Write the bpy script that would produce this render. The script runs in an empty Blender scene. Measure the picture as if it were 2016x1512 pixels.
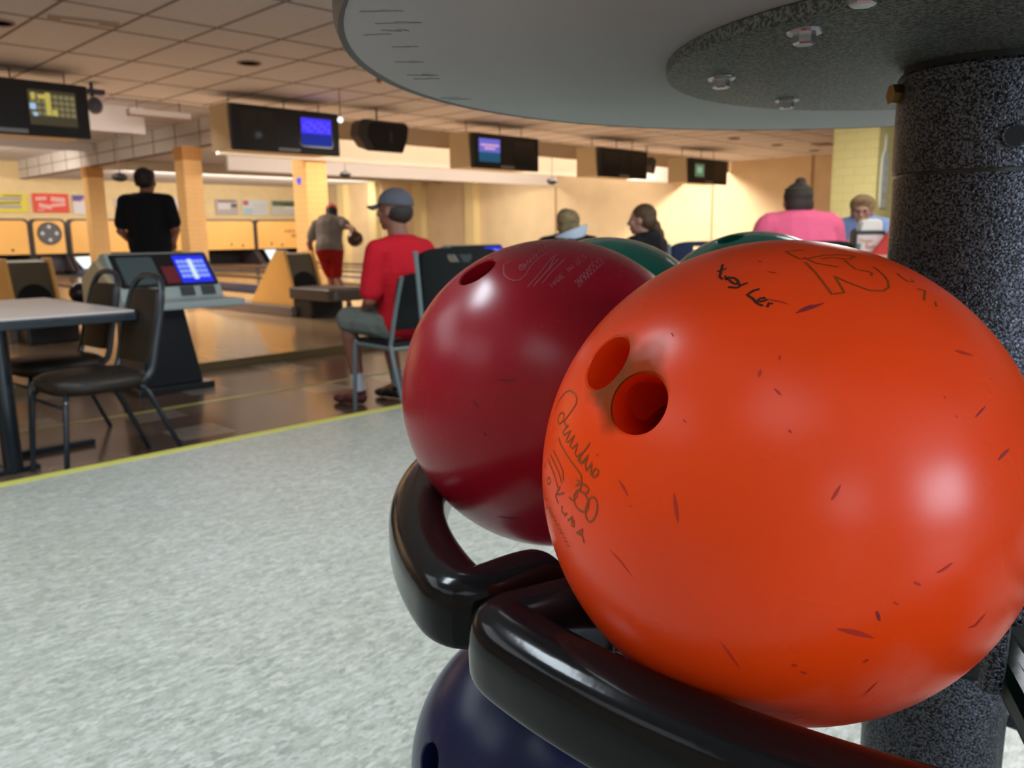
import bpy, bmesh, math, random
from mathutils import Vector, Matrix, noise
random.seed(7)
C = bpy.context.scene.collection
PI = math.pi
# ---------------------------------------------------------------- camera, world, lights, exposure
CAMZ = 1.08                                  # eye height over the sunken seating floor
VX = Vector((0.69695684, 0.13836184, -0.70363852))    # world X, Y, Z in camera axes
VY = Vector((-0.71700701, 0.11757718, -0.68707827))
VZ = Vector((-0.01233358, 0.98337765, 0.18115263))
M3 = Matrix((VX, VY, VZ))
VZ = VX.cross(VY).normalized()
cam = bpy.data.cameras.new('camera')
camo = bpy.data.objects.new('camera', cam); C.objects.link(camo)
q = M3.to_quaternion(); q.normalize()
camo.matrix_world = Matrix.Translation((0, 0, CAMZ)) @ q.to_matrix().to_4x4()
cam.sensor_fit = 'HORIZONTAL'; cam.sensor_width = 36.0
cam.lens = 36.0 * 1607 / 2016
cam.clip_start = 0.02; cam.clip_end = 100
cam.dof.use_dof = True; cam.dof.focus_distance = 0.33; cam.dof.aperture_fstop = 20.0
sc = bpy.context.scene
sc.camera = camo
sc.view_settings.view_transform = 'Standard'; sc.view_settings.look = 'None'
sc.view_settings.exposure = 0.0; sc.view_settings.gamma = 1.0
sc.view_settings.use_curve_mapping = False
w = bpy.data.worlds.new('world'); sc.world = w; w.use_nodes = True
w.node_tree.nodes['Background'].inputs[0].default_value = (0.75, 0.85, 1.0, 1)
w.node_tree.nodes['Background'].inputs[1].default_value = 0.6

def area(name, loc, target, sx, sy, power, col):
    l = bpy.data.lights.new(name, 'AREA'); l.shape = 'RECTANGLE'; l.size = sx; l.size_y = sy
    l.energy = power; l.color = col
    o = bpy.data.objects.new(name, l); C.objects.link(o); o.location = loc
    o.rotation_euler = (Vector(target) - Vector(loc)).to_track_quat('-Z', 'Y').to_euler()
    return o
COOL = (0.62, 0.80, 1.0); WARM = (1.0, 0.90, 0.77); WHITE = (1.0, 0.94, 0.86)
# daylight through the shop windows behind the camera
area('window_daylight', (0.95, -5.7, 1.5), (0.6, 0.2, 0.95), 1.9, 1.5, 135, (0.72, 0.84, 1.0))
area('window_daylight', (-3.6, -5.7, 1.8), (-0.3, 0.5, 0.9), 1.6, 1.8, 32, (0.84, 0.90, 1.0))
# fluorescent troffers over the near aisle, some panels added as fill
area('troffer_and_fill_light', (0.08, 1.82, 2.81), (0.08, 1.82, 0), 0.9, 0.5, 46, (0.80, 0.91, 1.0))
area('troffer_and_fill_light', (-2.6, 2.0, 2.81), (-2.6, 2.0, 0), 1.8, 1.8, 16, (0.82, 0.92, 1.0))
area('troffer_and_fill_light', (-1.45, -0.8, 2.81), (-1.45, -0.8, 0), 1.2, 1.2, 9, (0.82, 0.92, 1.0))
area('troffer_and_fill_light', (3.4, 0.9, 2.81), (3.4, 0.9, 0), 2.4, 1.2, 75, (0.9, 0.95, 1.0))  # unseen panel added to brighten the near floor more evenly
area('troffer_and_fill_light', (-1.2, 3.9, 2.81), (-1.2, 3.9, 0), 2.6, 2.0, 40, (0.85, 0.93, 1.0))  # added floor fill, widened to give the crimson ball a soft sheen
area('troffer_and_fill_light', (7.0, 1.2, 2.81), (7.0, 1.2, 0), 2.4, 0.6, 55, WHITE)
area('troffer_and_fill_light', (10.2, 3.9, 2.81), (10.2, 3.9, 0), 1.2, 0.6, 115, WHITE)  # unseen panel added to brighten the yellow block pillar
# warm lighting over approaches and lanes
area('approach_light', (3.5, 11.6, 3.55), (4.5, 9.0, 0), 6.0, 0.5, 300, WARM)
area('approach_light', (12.0, 11.5, 3.0), (12.0, 9.9, 0), 9.0, 0.3, 420, WARM)
area('lane_light', (3.5, 12.8, 3.57), (3.5, 13.6, 0.0), 6.0, 1.0, 300, WARM)
area('lane_light', (13.5, 13.2, 2.98), (13.5, 16.0, 1.2), 10.0, 0.8, 360, WARM)
area('lane_light', (14.0, 18.3, 3.08), (14.0, 18.4, 0), 9.0, 1.5, 320, WARM)
area('lane_light', (3.5, 20.5, 3.55), (4.0, 22.0, 0), 7.0, 3.0, 260, WARM)
area('mask_light', (4.0, 26.0, 3.5), (5.5, 31.0, 1.0), 7.0, 1.5, 420, WARM)
area('mask_light', (14.5, 26.0, 3.05), (14.5, 31.0, 0.9), 9.0, 1.5, 440, WARM)
area('wall_washer', (16.0, 11.65, 2.94), (19.5, 12.3, 0.8), 0.35, 0.35, 230, (1.0, 0.90, 0.78))

# ---------------------------------------------------------------- pixel helper: a ray of the photograph (2016 x 1512) meets a plane
def ray(px, py):
    d = Vector((px - 1008, 756 - py, -1607.0))
    return Vector((VX.dot(d), VY.dot(d), VZ.dot(d)))
def on_z(px, py, z):
    r = ray(px, py); return Vector((0, 0, CAMZ)) + r * ((z - CAMZ) / r.z)
def on_y(px, py, y):
    r = ray(px, py); return Vector((0, 0, CAMZ)) + r * (y / r.y)
def at_depth(px, py, d):
    r = ray(px, py) / 1607.0; return Vector((0, 0, CAMZ)) + r * d
def on_ball(px, py, c, R):
    u = ray(px, py).normalized(); cc = Vector(c) - Vector((0, 0, CAMZ))
    b = u.dot(cc); k = b * b - (cc.dot(cc) - R * R)
    if k < 0: k = 0
    p = u * (b - math.sqrt(k))
    n = (p - cc).normalized()
    return n

# ---------------------------------------------------------------- materials
MATS = {}
def mat(name, col, rough=0.5, metal=0.0, spec=0.5, coat=0.0, emit=None, es=1.0, var=None, bump=None, sss=0.0, trans=0.0, coatr=0.1):
    if name in MATS: return MATS[name]
    m = bpy.data.materials.new(name); m.use_nodes = True; nt = m.node_tree
    b = nt.nodes['Principled BSDF']
    b.inputs['Base Color'].default_value = (*col, 1); b.inputs['Roughness'].default_value = rough
    b.inputs['Metallic'].default_value = metal; b.inputs['Specular IOR Level'].default_value = spec
    b.inputs['Coat Weight'].default_value = coat; b.inputs['Coat Roughness'].default_value = coatr
    b.inputs['Transmission Weight'].default_value = trans
    if sss: b.inputs['Subsurface Weight'].default_value = sss; b.inputs['Subsurface Scale'].default_value = 0.01
    if emit: b.inputs['Emission Color'].default_value = (*emit, 1); b.inputs['Emission Strength'].default_value = es
    tc = nt.nodes.new('ShaderNodeTexCoord')
    if var:                                     # (scale, amount) mottling of the colour
        n = nt.nodes.new('ShaderNodeTexNoise'); n.inputs['Scale'].default_value = var[0]; n.inputs['Detail'].default_value = 4
        r = nt.nodes.new('ShaderNodeValToRGB')
        a = var[1]; r.color_ramp.elements[0].position = 0.3; r.color_ramp.elements[1].position = 0.7
        r.color_ramp.elements[0].color = (*[c * (1 - a) for c in col], 1)
        r.color_ramp.elements[1].color = (*[min(1, c * (1 + a)) for c in col], 1)
        nt.links.new(tc.outputs['Object'], n.inputs['Vector']); nt.links.new(n.outputs['Fac'], r.inputs['Fac'])
        nt.links.new(r.outputs['Color'], b.inputs['Base Color'])
    if bump:
        n2 = nt.nodes.new('ShaderNodeTexNoise'); n2.inputs['Scale'].default_value = bump[0]; n2.inputs['Detail'].default_value = 3
        bp = nt.nodes.new('ShaderNodeBump'); bp.inputs['Strength'].default_value = bump[1]; bp.inputs['Distance'].default_value = 0.002
        nt.links.new(tc.outputs['Object'], n2.inputs['Vector']); nt.links.new(n2.outputs['Fac'], bp.inputs['Height'])
        nt.links.new(bp.outputs['Normal'], b.inputs['Normal'])
    MATS[name] = m
    return m
def nodes(m):
    nt = m.node_tree; return nt, nt.nodes, nt.links, nt.nodes['Principled BSDF']
def ramp(N, stops, const=False):
    r = N.new('ShaderNodeValToRGB'); e = r.color_ramp
    if const: e.interpolation = 'CONSTANT'
    while len(e.elements) < len(stops): e.elements.new(0.5)
    for k, (p, c) in enumerate(stops):
        e.elements[k].position = p; e.elements[k].color = (*c, 1)
    return r

# near terrazzo-look vinyl floor
m_near = mat('terrazzo_vinyl', (0.5, 0.5, 0.5), 0.33, spec=0.5)
nt, N, L, B = nodes(m_near)
tc = N.new('ShaderNodeTexCoord')
mp = N.new('ShaderNodeMapping'); mp.inputs['Scale'].default_value = (1.0, 2.4, 1.0); mp.inputs['Rotation'].default_value = (0, 0, 0.5)
L.new(tc.outputs['Object'], mp.inputs['Vector'])
v1 = N.new('ShaderNodeTexVoronoi'); v1.inputs['Scale'].default_value = 48
v2 = N.new('ShaderNodeTexNoise'); v2.inputs['Scale'].default_value = 95; v2.inputs['Detail'].default_value = 2
n3 = N.new('ShaderNodeTexNoise'); n3.inputs['Scale'].default_value = 1.1; n3.inputs['Detail'].default_value = 2
for k in (v1, v2): L.new(mp.outputs[0], k.inputs['Vector'])
L.new(tc.outputs['Object'], n3.inputs['Vector'])
sep = N.new('ShaderNodeSeparateColor'); L.new(v1.outputs['Color'], sep.inputs[0])
r1 = ramp(N, [(0.0, (0.335, 0.36, 0.325)), (0.2, (0.42, 0.44, 0.39)), (0.5, (0.465, 0.485, 0.435)), (0.8, (0.53, 0.545, 0.50)), (1.0, (0.60, 0.61, 0.56))])
L.new(sep.outputs[0], r1.inputs['Fac'])
r2 = ramp(N, [(0.32, (0.68, 0.70, 0.66)), (0.46, (1, 1, 1)), (0.62, (1, 1, 1)), (0.74, (1.12, 1.12, 1.1))])
L.new(v2.outputs['Fac'], r2.inputs['Fac'])
mx = N.new('ShaderNodeMix'); mx.data_type = 'RGBA'; mx.blend_type = 'MULTIPLY'; mx.inputs[0].default_value = 1.0
L.new(r1.outputs[0], mx.inputs[6]); L.new(r2.outputs[0], mx.inputs[7])
r3 = ramp(N, [(0.35, (0.9, 0.91, 0.88)), (0.65, (1.03, 1.02, 1.03))]); L.new(n3.outputs['Fac'], r3.inputs['Fac'])
mx2 = N.new('ShaderNodeMix'); mx2.data_type = 'RGBA'; mx2.blend_type = 'MULTIPLY'; mx2.inputs[0].default_value = 1.0
L.new(mx.outputs[2], mx2.inputs[6]); L.new(r3.outputs[0], mx2.inputs[7]); L.new(mx2.outputs[2], B.inputs['Base Color'])
bp = N.new('ShaderNodeBump'); bp.inputs['Strength'].default_value = 0.25; bp.inputs['Distance'].default_value = 0.001
L.new(v2.outputs['Fac'], bp.inputs['Height']); L.new(bp.outputs[0], B.inputs['Normal'])

# sunken floor: glossy brown tiles with lighter tiles set in a diagonal pattern
m_low = mat('brown_vinyl_tile', (0.15, 0.1, 0.07), 0.16, spec=0.6)
nt, N, L, B = nodes(m_low)
tc = N.new('ShaderNodeTexCoord')
mp = N.new('ShaderNodeMapping'); mp.inputs['Scale'].default_value = (3.28, 3.28, 3.28)
L.new(tc.outputs['Object'], mp.inputs['Vector'])
fl = N.new('ShaderNodeVectorMath'); fl.operation = 'FLOOR'; L.new(mp.outputs[0], fl.inputs[0])
wn = N.new('ShaderNodeTexWhiteNoise'); wn.noise_dimensions = '3D'; L.new(fl.outputs[0], wn.inputs['Vector'])
r1 = ramp(N, [(0.0, (0.115, 0.068, 0.045)), (0.35, (0.15, 0.09, 0.06)), (0.62, (0.19, 0.13, 0.09)), (0.8, (0.30, 0.25, 0.20))], True)
L.new(wn.outputs['Value'], r1.inputs['Fac'])
n3 = N.new('ShaderNodeTexNoise'); n3.inputs['Scale'].default_value = 14; L.new(tc.outputs['Object'], n3.inputs['Vector'])
r3 = ramp(N, [(0.3, (0.85, 0.85, 0.85)), (0.7, (1.1, 1.1, 1.1))]); L.new(n3.outputs['Fac'], r3.inputs['Fac'])
mx = N.new('ShaderNodeMix'); mx.data_type = 'RGBA'; mx.blend_type = 'MULTIPLY'; mx.inputs[0].default_value = 1.0
L.new(r1.outputs[0], mx.inputs[6]); L.new(r3.outputs[0], mx.inputs[7]); L.new(mx.outputs[2], B.inputs['Base Color'])

def boards(name, c0, c1, rough, per=25.0):
    m = mat(name, c0, rough, spec=0.6, coat=0.3)
    nt, N, L, B = nodes(m)
    tc = N.new('ShaderNodeTexCoord'); mp = N.new('ShaderNodeMapping'); mp.inputs['Scale'].default_value = (per, 0.35, 1)
    L.new(tc.outputs['Object'], mp.inputs['Vector'])
    fl = N.new('ShaderNodeVectorMath'); fl.operation = 'FLOOR'; L.new(mp.outputs[0], fl.inputs[0])
    wn = N.new('ShaderNodeTexWhiteNoise'); wn.noise_dimensions = '3D'; L.new(fl.outputs[0], wn.inputs['Vector'])
    r1 = ramp(N, [(0.0, c0), (1.0, c1)]); L.new(wn.outputs['Value'], r1.inputs['Fac'])
    L.new(r1.outputs[0], B.inputs['Base Color'])
    return m
m_appr = boards('maple_approach', (0.50, 0.335, 0.195), (0.60, 0.42, 0.255), 0.14, 14)
m_lane = boards('maple_lane', (0.24, 0.155, 0.095), (0.36, 0.24, 0.15), 0.14)
m_ceil = mat('ceiling_tile', (0.78, 0.755, 0.77), 0.9, var=(60, 0.06))
m_ceilw = mat('white_ceiling_panel', (0.66, 0.61, 0.58), 0.85, var=(30, 0.04))
m_grid = mat('dark_ceiling_grid', (0.22, 0.15, 0.12), 0.7)
m_wally = mat('yellow_painted_wall', (0.86, 0.66, 0.36), 0.7, var=(3, 0.05), bump=(40, 0.2))
m_wallr = mat('cream_painted_wall', (0.80, 0.62, 0.38), 0.7, var=(2, 0.05))
m_wallg = mat('grey_plaster_wall', (0.52, 0.52, 0.5), 0.8)
m_yline = mat('yellow_edge_paint', (0.62, 0.60, 0.12), 0.5)
m_dark = mat('dark_void', (0.02, 0.018, 0.016), 0.8)
m_trimdk = mat('olive_step_riser', (0.13, 0.085, 0.03), 0.5)
m_black = mat('black_plastic', (0.012, 0.013, 0.015), 0.35)
m_blackm = mat('black_painted_metal', (0.014, 0.017, 0.022), 0.3, spec=0.6)
m_beigebox = mat('beige_cabinet', (0.62, 0.50, 0.30), 0.7)
m_orange = mat('golden_laminate', (0.83, 0.46, 0.13), 0.35, var=(0.8, 0.08))
m_colf = mat('orange_brick_paint', (0.88, 0.56, 0.24), 0.6)
nt, N, L, B = nodes(m_colf)
tc = N.new('ShaderNodeTexCoord'); sp = N.new('ShaderNodeSeparateXYZ'); L.new(tc.outputs['Object'], sp.inputs[0])
cb = N.new('ShaderNodeMath'); cb.operation = 'ADD'; L.new(sp.outputs[0], cb.inputs[0]); L.new(sp.outputs[1], cb.inputs[1])
cx = N.new('ShaderNodeCombineXYZ'); L.new(cb.outputs[0], cx.inputs[0]); L.new(sp.outputs[2], cx.inputs[1])
br = N.new('ShaderNodeTexBrick'); br.inputs['Scale'].default_value = 1.0; br.inputs['Brick Width'].default_value = 0.4
br.inputs['Row Height'].default_value = 0.1; br.inputs['Mortar Size'].default_value = 0.006
br.inputs['Color1'].default_value = (0.90, 0.55, 0.22, 1); br.inputs['Color2'].default_value = (0.88, 0.53, 0.21, 1); br.inputs['Mortar'].default_value = (0.80, 0.46, 0.18, 1)
L.new(cx.outputs[0], br.inputs['Vector']); L.new(br.outputs['Color'], B.inputs['Base Color'])
m_yb = mat('yellow_painted_block', (0.85, 0.75, 0.3), 0.6)
nt, N, L, B = nodes(m_yb)
tc = N.new('ShaderNodeTexCoord'); sp = N.new('ShaderNodeSeparateXYZ'); L.new(tc.outputs['Object'], sp.inputs[0])
cb = N.new('ShaderNodeMath'); cb.operation = 'ADD'; L.new(sp.outputs[0], cb.inputs[0]); L.new(sp.outputs[1], cb.inputs[1])
cx = N.new('ShaderNodeCombineXYZ'); L.new(cb.outputs[0], cx.inputs[0]); L.new(sp.outputs[2], cx.inputs[1])
br = N.new('ShaderNodeTexBrick'); br.inputs['Scale'].default_value = 1.0; br.inputs['Brick Width'].default_value = 0.3
br.inputs['Row Height'].default_value = 0.125; br.inputs['Mortar Size'].default_value = 0.007; br.inputs['Mortar Smooth'].default_value = 0.5
br.inputs['Color1'].default_value = (0.88, 0.80, 0.36, 1); br.inputs['Color2'].default_value = (0.86, 0.77, 0.34, 1); br.inputs['Mortar'].default_value = (0.76, 0.66, 0.27, 1)
L.new(cx.outputs[0], br.inputs['Vector']); L.new(br.outputs['Color'], B.inputs['Base Color'])
m_tunder = mat('grey_tabletop_underside', (0.37, 0.365, 0.36), 0.6, var=(5, 0.05))
# smudges on the underside
nt, N, L, B = nodes(m_tunder)
m_bolt = mat('zinc_bolt', (0.55, 0.56, 0.58), 0.3, metal=1.0)
m_brass = mat('brass_screw', (0.35, 0.22, 0.08), 0.4, metal=1.0)
# hammertone enamel
def hammer(name, lo, hi, sc_, rough, metal):
    m = mat(name, lo, rough, metal=metal, spec=0.7)
    nt, N, L, B = nodes(m)
    tc = N.new('ShaderNodeTexCoord')
    n = N.new('ShaderNodeTexNoise'); n.inputs['Scale'].default_value = sc_; n.inputs['Detail'].default_value = 1.5; n.inputs['Distortion'].default_value = 0.6
    L.new(tc.outputs['Object'], n.inputs['Vector'])
    r = ramp(N, [(0.44, lo), (0.56, hi)]); L.new(n.outputs['Fac'], r.inputs['Fac']); L.new(r.outputs[0], B.inputs['Base Color'])
    bp = N.new('ShaderNodeBump'); bp.inputs['Strength'].default_value = 0.9; bp.inputs['Distance'].default_value = 0.0012
    L.new(n.outputs['Fac'], bp.inputs['Height']); L.new(bp.outputs[0], B.inputs['Normal'])
    return m
m_ham = hammer('hammertone_black', (0.0015, 0.0015, 0.002), (0.12, 0.13, 0.165), 640, 0.28, 0.5)
m_hamg = hammer('hammertone_grey_green', (0.055, 0.07, 0.06), (0.20, 0.21, 0.19), 420, 0.5, 0.3)
m_cradle = mat('glossy_black_casting', (0.006, 0.006, 0.007), 0.14, spec=0.2, bump=(60, 0.08))

# ---------------------------------------------------------------- mesh helpers
def bx(bm, c, s, rz=0.0, M=None):
    r = bmesh.ops.create_cube(bm, size=1.0)
    T = Matrix.Translation(c) @ Matrix.Rotation(rz, 4, 'Z') @ Matrix.Diagonal((s[0], s[1], s[2], 1))
    if M is not None: T = M @ T
    bmesh.ops.transform(bm, matrix=T, verts=r['verts'])
    return r['verts']
def box(bm, a, b):
    return bx(bm, [(a[i] + b[i]) / 2 for i in range(3)], [abs(b[i] - a[i]) for i in range(3)])
def sph(bm, c, r, rot=None, seg=14, rings=10):
    if not hasattr(r, '__len__'): r = (r, r, r)
    v = bmesh.ops.create_uvsphere(bm, u_segments=seg, v_segments=rings, radius=1.0)['verts']
    T = Matrix.Translation(c) @ (rot.to_4x4() if rot is not None else Matrix()) @ Matrix.Diagonal((*r, 1))
    bmesh.ops.transform(bm, matrix=T, verts=v)
    return v
def frame_of(d):
    d = Vector(d).normalized()
    u = d.cross(Vector((0, 0, 1)))
    if u.length < 1e-4: u = Vector((1, 0, 0))
    u.normalize(); return u, d.cross(u).normalized(), d
def cyl(bm, p0, p1, r0, r1=None, seg=16):
    p0 = Vector(p0); p1 = Vector(p1); r1 = r0 if r1 is None else r1
    u, v, d = frame_of(p1 - p0)
    a = [bm.verts.new(p0 + (u * math.cos(t) + v * math.sin(t)) * r0) for t in [2 * PI * k / seg for k in range(seg)]]
    b = [bm.verts.new(p1 + (u * math.cos(t) + v * math.sin(t)) * r1) for t in [2 * PI * k / seg for k in range(seg)]]
    for k in range(seg): bm.faces.new((a[k], a[(k + 1) % seg], b[(k + 1) % seg], b[k]))
    bm.faces.new(a[::-1]); bm.faces.new(b)
def caps(bm, p0, p1, r0, r1, seg=12):
    cyl(bm, p0, p1, r0, r1, seg); sph(bm, p0, r0, seg=seg, rings=8); sph(bm, p1, r1, seg=seg, rings=8)
def smooth_path(pts, n=6):
    pts = [Vector(p) for p in pts]; out = []
    for i in range(len(pts) - 1):
        p0 = pts[max(i - 1, 0)]; p1 = pts[i]; p2 = pts[i + 1]; p3 = pts[min(i + 2, len(pts) - 1)]
        for k in range(n):
            t = k / n
            out.append(0.5 * ((2 * p1) + (p2 - p0) * t + (2 * p0 - 5 * p1 + 4 * p2 - p3) * t * t + (3 * p1 - p0 - 3 * p2 + p3) * t ** 3))
    out.append(pts[-1]); return out
def tube(bm, pts, r, seg=10, sm=0):
    pts = smooth_path(pts, sm) if sm else [Vector(p) for p in pts]
    rings = []; u = None
    for i, p in enumerate(pts):
        d = (pts[min(i + 1, len(pts) - 1)] - pts[max(i - 1, 0)]).normalized()
        if u is None: u = frame_of(d)[0]
        u = (u - d * u.dot(d)).normalized(); v = d.cross(u)
        rings.append([bm.verts.new(p + (u * math.cos(t) + v * math.sin(t)) * r) for t in [2 * PI * k / seg for k in range(seg)]])
    for a, b in zip(rings, rings[1:]):
        for k in range(seg): bm.faces.new((a[k], a[(k + 1) % seg], b[(k + 1) % seg], b[k]))
    bm.faces.new(rings[0][::-1]); bm.faces.new(rings[-1])
def prism(bm, poly, f0, f1):
    """poly: list of 2-D points, f0/f1 map a 2-D point to the two end positions"""
    a = [bm.verts.new(f0(*p)) for p in poly]; b = [bm.verts.new(f1(*p)) for p in poly]; n = len(poly)
    for k in range(n): bm.faces.new((a[k], a[(k + 1) % n], b[(k + 1) % n], b[k]))
    bm.faces.new(a[::-1]); bm.faces.new(b)
def lathe(bm, prof, c=(0, 0, 0), seg=24):
    rings = []
    for r, z in prof:
        rings.append([bm.verts.new((c[0] + r * math.cos(2 * PI * k / seg), c[1] + r * math.sin(2 * PI * k / seg), c[2] + z)) for k in range(seg)])
    for a, b in zip(rings, rings[1:]):
        for k in range(seg): bm.faces.new((a[k], a[(k + 1) % seg], b[(k + 1) % seg], b[k]))
    if prof[0][0] > 1e-6: bm.faces.new(rings[0][::-1])
    if prof[-1][0] > 1e-6: bm.faces.new(rings[-1])
    bmesh.ops.remove_doubles(bm, verts=[v for r in rings for v in r], dist=1e-6)
def rrect(w, h, r, n=5):
    p = []
    for cx, cy, a0 in ((w / 2 - r, h / 2 - r, 0), (-w / 2 + r, h / 2 - r, 90), (-w / 2 + r, -h / 2 + r, 180), (w / 2 - r, -h / 2 + r, 270)):
        for k in range(n + 1):
            a = math.radians(a0 + 90 * k / n); p.append((cx + r * math.cos(a), cy + r * math.sin(a)))
    return p
def new(): return bmesh.new()
def obj(name, bm, m, parent=None, smooth=False, loc=None, bevel=0.0, ang=35):
    bmesh.ops.recalc_face_normals(bm, faces=bm.faces[:])
    me = bpy.data.meshes.new(name); bm.to_mesh(me); bm.free()
    o = bpy.data.objects.new(name, me); C.objects.link(o)
    if m: me.materials.append(m)
    if smooth:
        for p in me.polygons: p.use_smooth = True
        me.set_sharp_from_angle(angle=math.radians(ang))
    if parent: o.parent = parent
    if loc is not None: o.location = loc
    if bevel:
        b = o.modifiers.new('bevel', 'BEVEL'); b.width = bevel; b.segments = 3; b.limit_method = 'ANGLE'
    return o
def tag(o, label, cat, group=None, kind=None):
    o['label'] = label; o['category'] = cat
    if group: o['group'] = group
    if kind: o['kind'] = kind
    return o
def thing(name, label, cat, loc=(0, 0, 0), rz=0.0, group=None):
    o = bpy.data.objects.new(name, None); C.objects.link(o); o.location = loc; o.rotation_euler = (0, 0, rz)
    o.empty_display_size = 0.1
    return tag(o, label, cat, group)
def struct(name, bm, m, **k):
    o = obj(name, bm, m, **k); o['kind'] = 'structure'; return o
def kids(o): return [c for c in C.objects if c.parent == o]
def dup(o, parent=None, label=None, group=None, loc=None, rz=None):
    c = o.copy(); C.objects.link(c); c.parent = parent
    if loc is not None: c.location = loc
    if rz is not None: c.rotation_euler = (0, 0, rz)
    if label: c['label'] = label
    if group: c['group'] = group
    for ch in kids(o):
        if ch is not c: dup(ch, c)
    return c
def bake(o, smooth=True, ang=None):
    """apply the modifiers of o"""
    dg = bpy.context.evaluated_depsgraph_get(); dg.update()
    me = bpy.data.meshes.new_from_object(o.evaluated_get(dg), depsgraph=dg)
    for m_ in o.data.materials:
        if m_ and m_.name not in [x.name for x in me.materials if x]: me.materials.append(m_)
    old = o.data; o.modifiers.clear(); o.data = me; me.name = o.name
    for p in me.polygons: p.use_smooth = smooth
    if ang: me.set_sharp_from_angle(angle=math.radians(ang))
    return o
def voxel(name, bm, m, parent=None, size=0.009, it=5, disp=None):
    o = obj(name, bm, m, parent)
    r = o.modifiers.new('r', 'REMESH'); r.mode = 'VOXEL'; r.voxel_size = size; r.use_smooth_shade = True
    s = o.modifiers.new('s', 'SMOOTH'); s.factor = 0.5; s.iterations = it
    if disp:
        t = bpy.data.textures.new('folds', 'CLOUDS'); t.noise_scale = disp[0]
        d = o.modifiers.new('d', 'DISPLACE'); d.texture = t; d.strength = disp[1]; d.mid_level = 0.5
    return bake(o)
def boole(o, cutters, ang=30):
    cs = []
    for bm in cutters:
        c = obj('cutter', bm, None, None); c.matrix_world = Matrix(); c.location = o.location; cs.append(c)
        b = o.modifiers.new('b', 'BOOLEAN'); b.operation = 'DIFFERENCE'; b.solver = 'EXACT'; b.object = c
    bake(o, True, ang)
    for c in cs:
        me = c.data; bpy.data.objects.remove(c); bpy.data.meshes.remove(me)
    return o
# ---------------------------------------------------------------- room shell
ZC = 2.84          # concourse ceiling
Z_N = 0.15         # near aisle level
Z_A = 0.06         # approach and lanes
YE = 3.55          # edge of the near aisle
bm = new(); box(bm, (-4.6, -6, -0.2), (19.6, YE, Z_N)); struct('floor', bm, m_near)
bm = new(); box(bm, (-4.6, YE, -0.2), (19.6, 6.5, 0.0)); struct('floor', bm, m_low)
bm = new(); box(bm, (-4.6, 6.5, -0.2), (19.6, 11.2, Z_A)); struct('floor', bm, m_appr)
bm = new(); box(bm, (-4.6, 11.2, -0.3), (19.6, 31, -0.06)); struct('floor', bm, m_dark)
bm = new(); box(bm, (-4.5, YE - 0.045, Z_N), (19.5, YE + 0.004, Z_N + 0.004)); struct('trim_1', bm, m_yline)
bm = new(); box(bm, (-4.5, YE + 0.004, 0.0), (19.5, YE + 0.02, Z_N - 0.004)); struct('trim_2', bm, m_black)
bm = new(); box(bm, (-4.5, 5.17, 0.0), (19.5, 5.21, 0.003)); struct('trim_3', bm, mat('worn_yellow_line', (0.36, 0.34, 0.09), 0.3, var=(0.6, 0.5)))
bm = new(); box(bm, (-4.5, 6.475, 0.0), (19.5, 6.5, Z_A + 0.002)); struct('trim_4', bm, m_trimdk)
# ceilings
bm = new(); box(bm, (-4.6, -6, ZC), (19.6, 11.1, ZC + 0.1)); struct('ceiling', bm, m_ceil)
bm = new(); box(bm, (-4.6, 11.1, 3.62), (8.7, 31, 3.72)); box(bm, (-4.6, 11.02, ZC + 0.1), (8.7, 11.1, 3.72)); struct('ceiling', bm, m_ceil)
bm = new(); box(bm, (8.7, 11.1, 3.1), (19.6, 31, 3.2)); box(bm, (6.9, 11.1, 3.1), (8.7, 12.6, 3.2)); struct('ceiling', bm, m_ceil)
bm = new()
for k in range(-4, 28):
    x = 2.96 + 0.61 * k
    if -4.5 < x < 19.4: box(bm, (x - 0.011, -5.9, ZC - 0.004), (x + 0.011, 11.08, ZC + 0.001))
ys = [5.84, 6.95, 7.62, 8.78, 9.85, 10.9] + [5.84 - 1.17 * k for k in range(1, 10)]
for y in ys: box(bm, (-4.5, y - 0.011, ZC - 0.0045), (19.5, y + 0.011, ZC + 0.001))
struct('trim_5', bm, m_grid)
bm = new()
for k in range(22):
    y = 12.0 + 0.85 * k
    if y < 30.5: box(bm, (-4.5, y - 0.012, 3.614), (8.6, y + 0.012, 3.622))
for k in range(18):
    x = -3.0 + 0.61 * k
    if x < 8.6: box(bm, (x - 0.01, 11.12, 3.614), (x + 0.01, 30.9, 3.622))
struct('trim_6', bm, mat('faint_ceiling_grid', (0.42, 0.33, 0.28), 0.8))
# tiled bulkhead that runs down the lanes above the columns
bm = new(); box(bm, (8.55, 12.6, 3.06), (8.72, 30.9, 3.62)); struct('trim_7', bm, m_ceilw)
bm = new()
for k in range(15): box(bm, (8.542, 12.9 + 1.22 * k, 3.06), (8.552, 12.93 + 1.22 * k, 3.62))
box(bm, (8.542, 12.6, 3.33), (8.552, 30.9, 3.35)); box(bm, (8.54, 12.6, 3.045), (8.72, 30.9, 3.06))
struct('trim_8', bm, m_grid)
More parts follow.
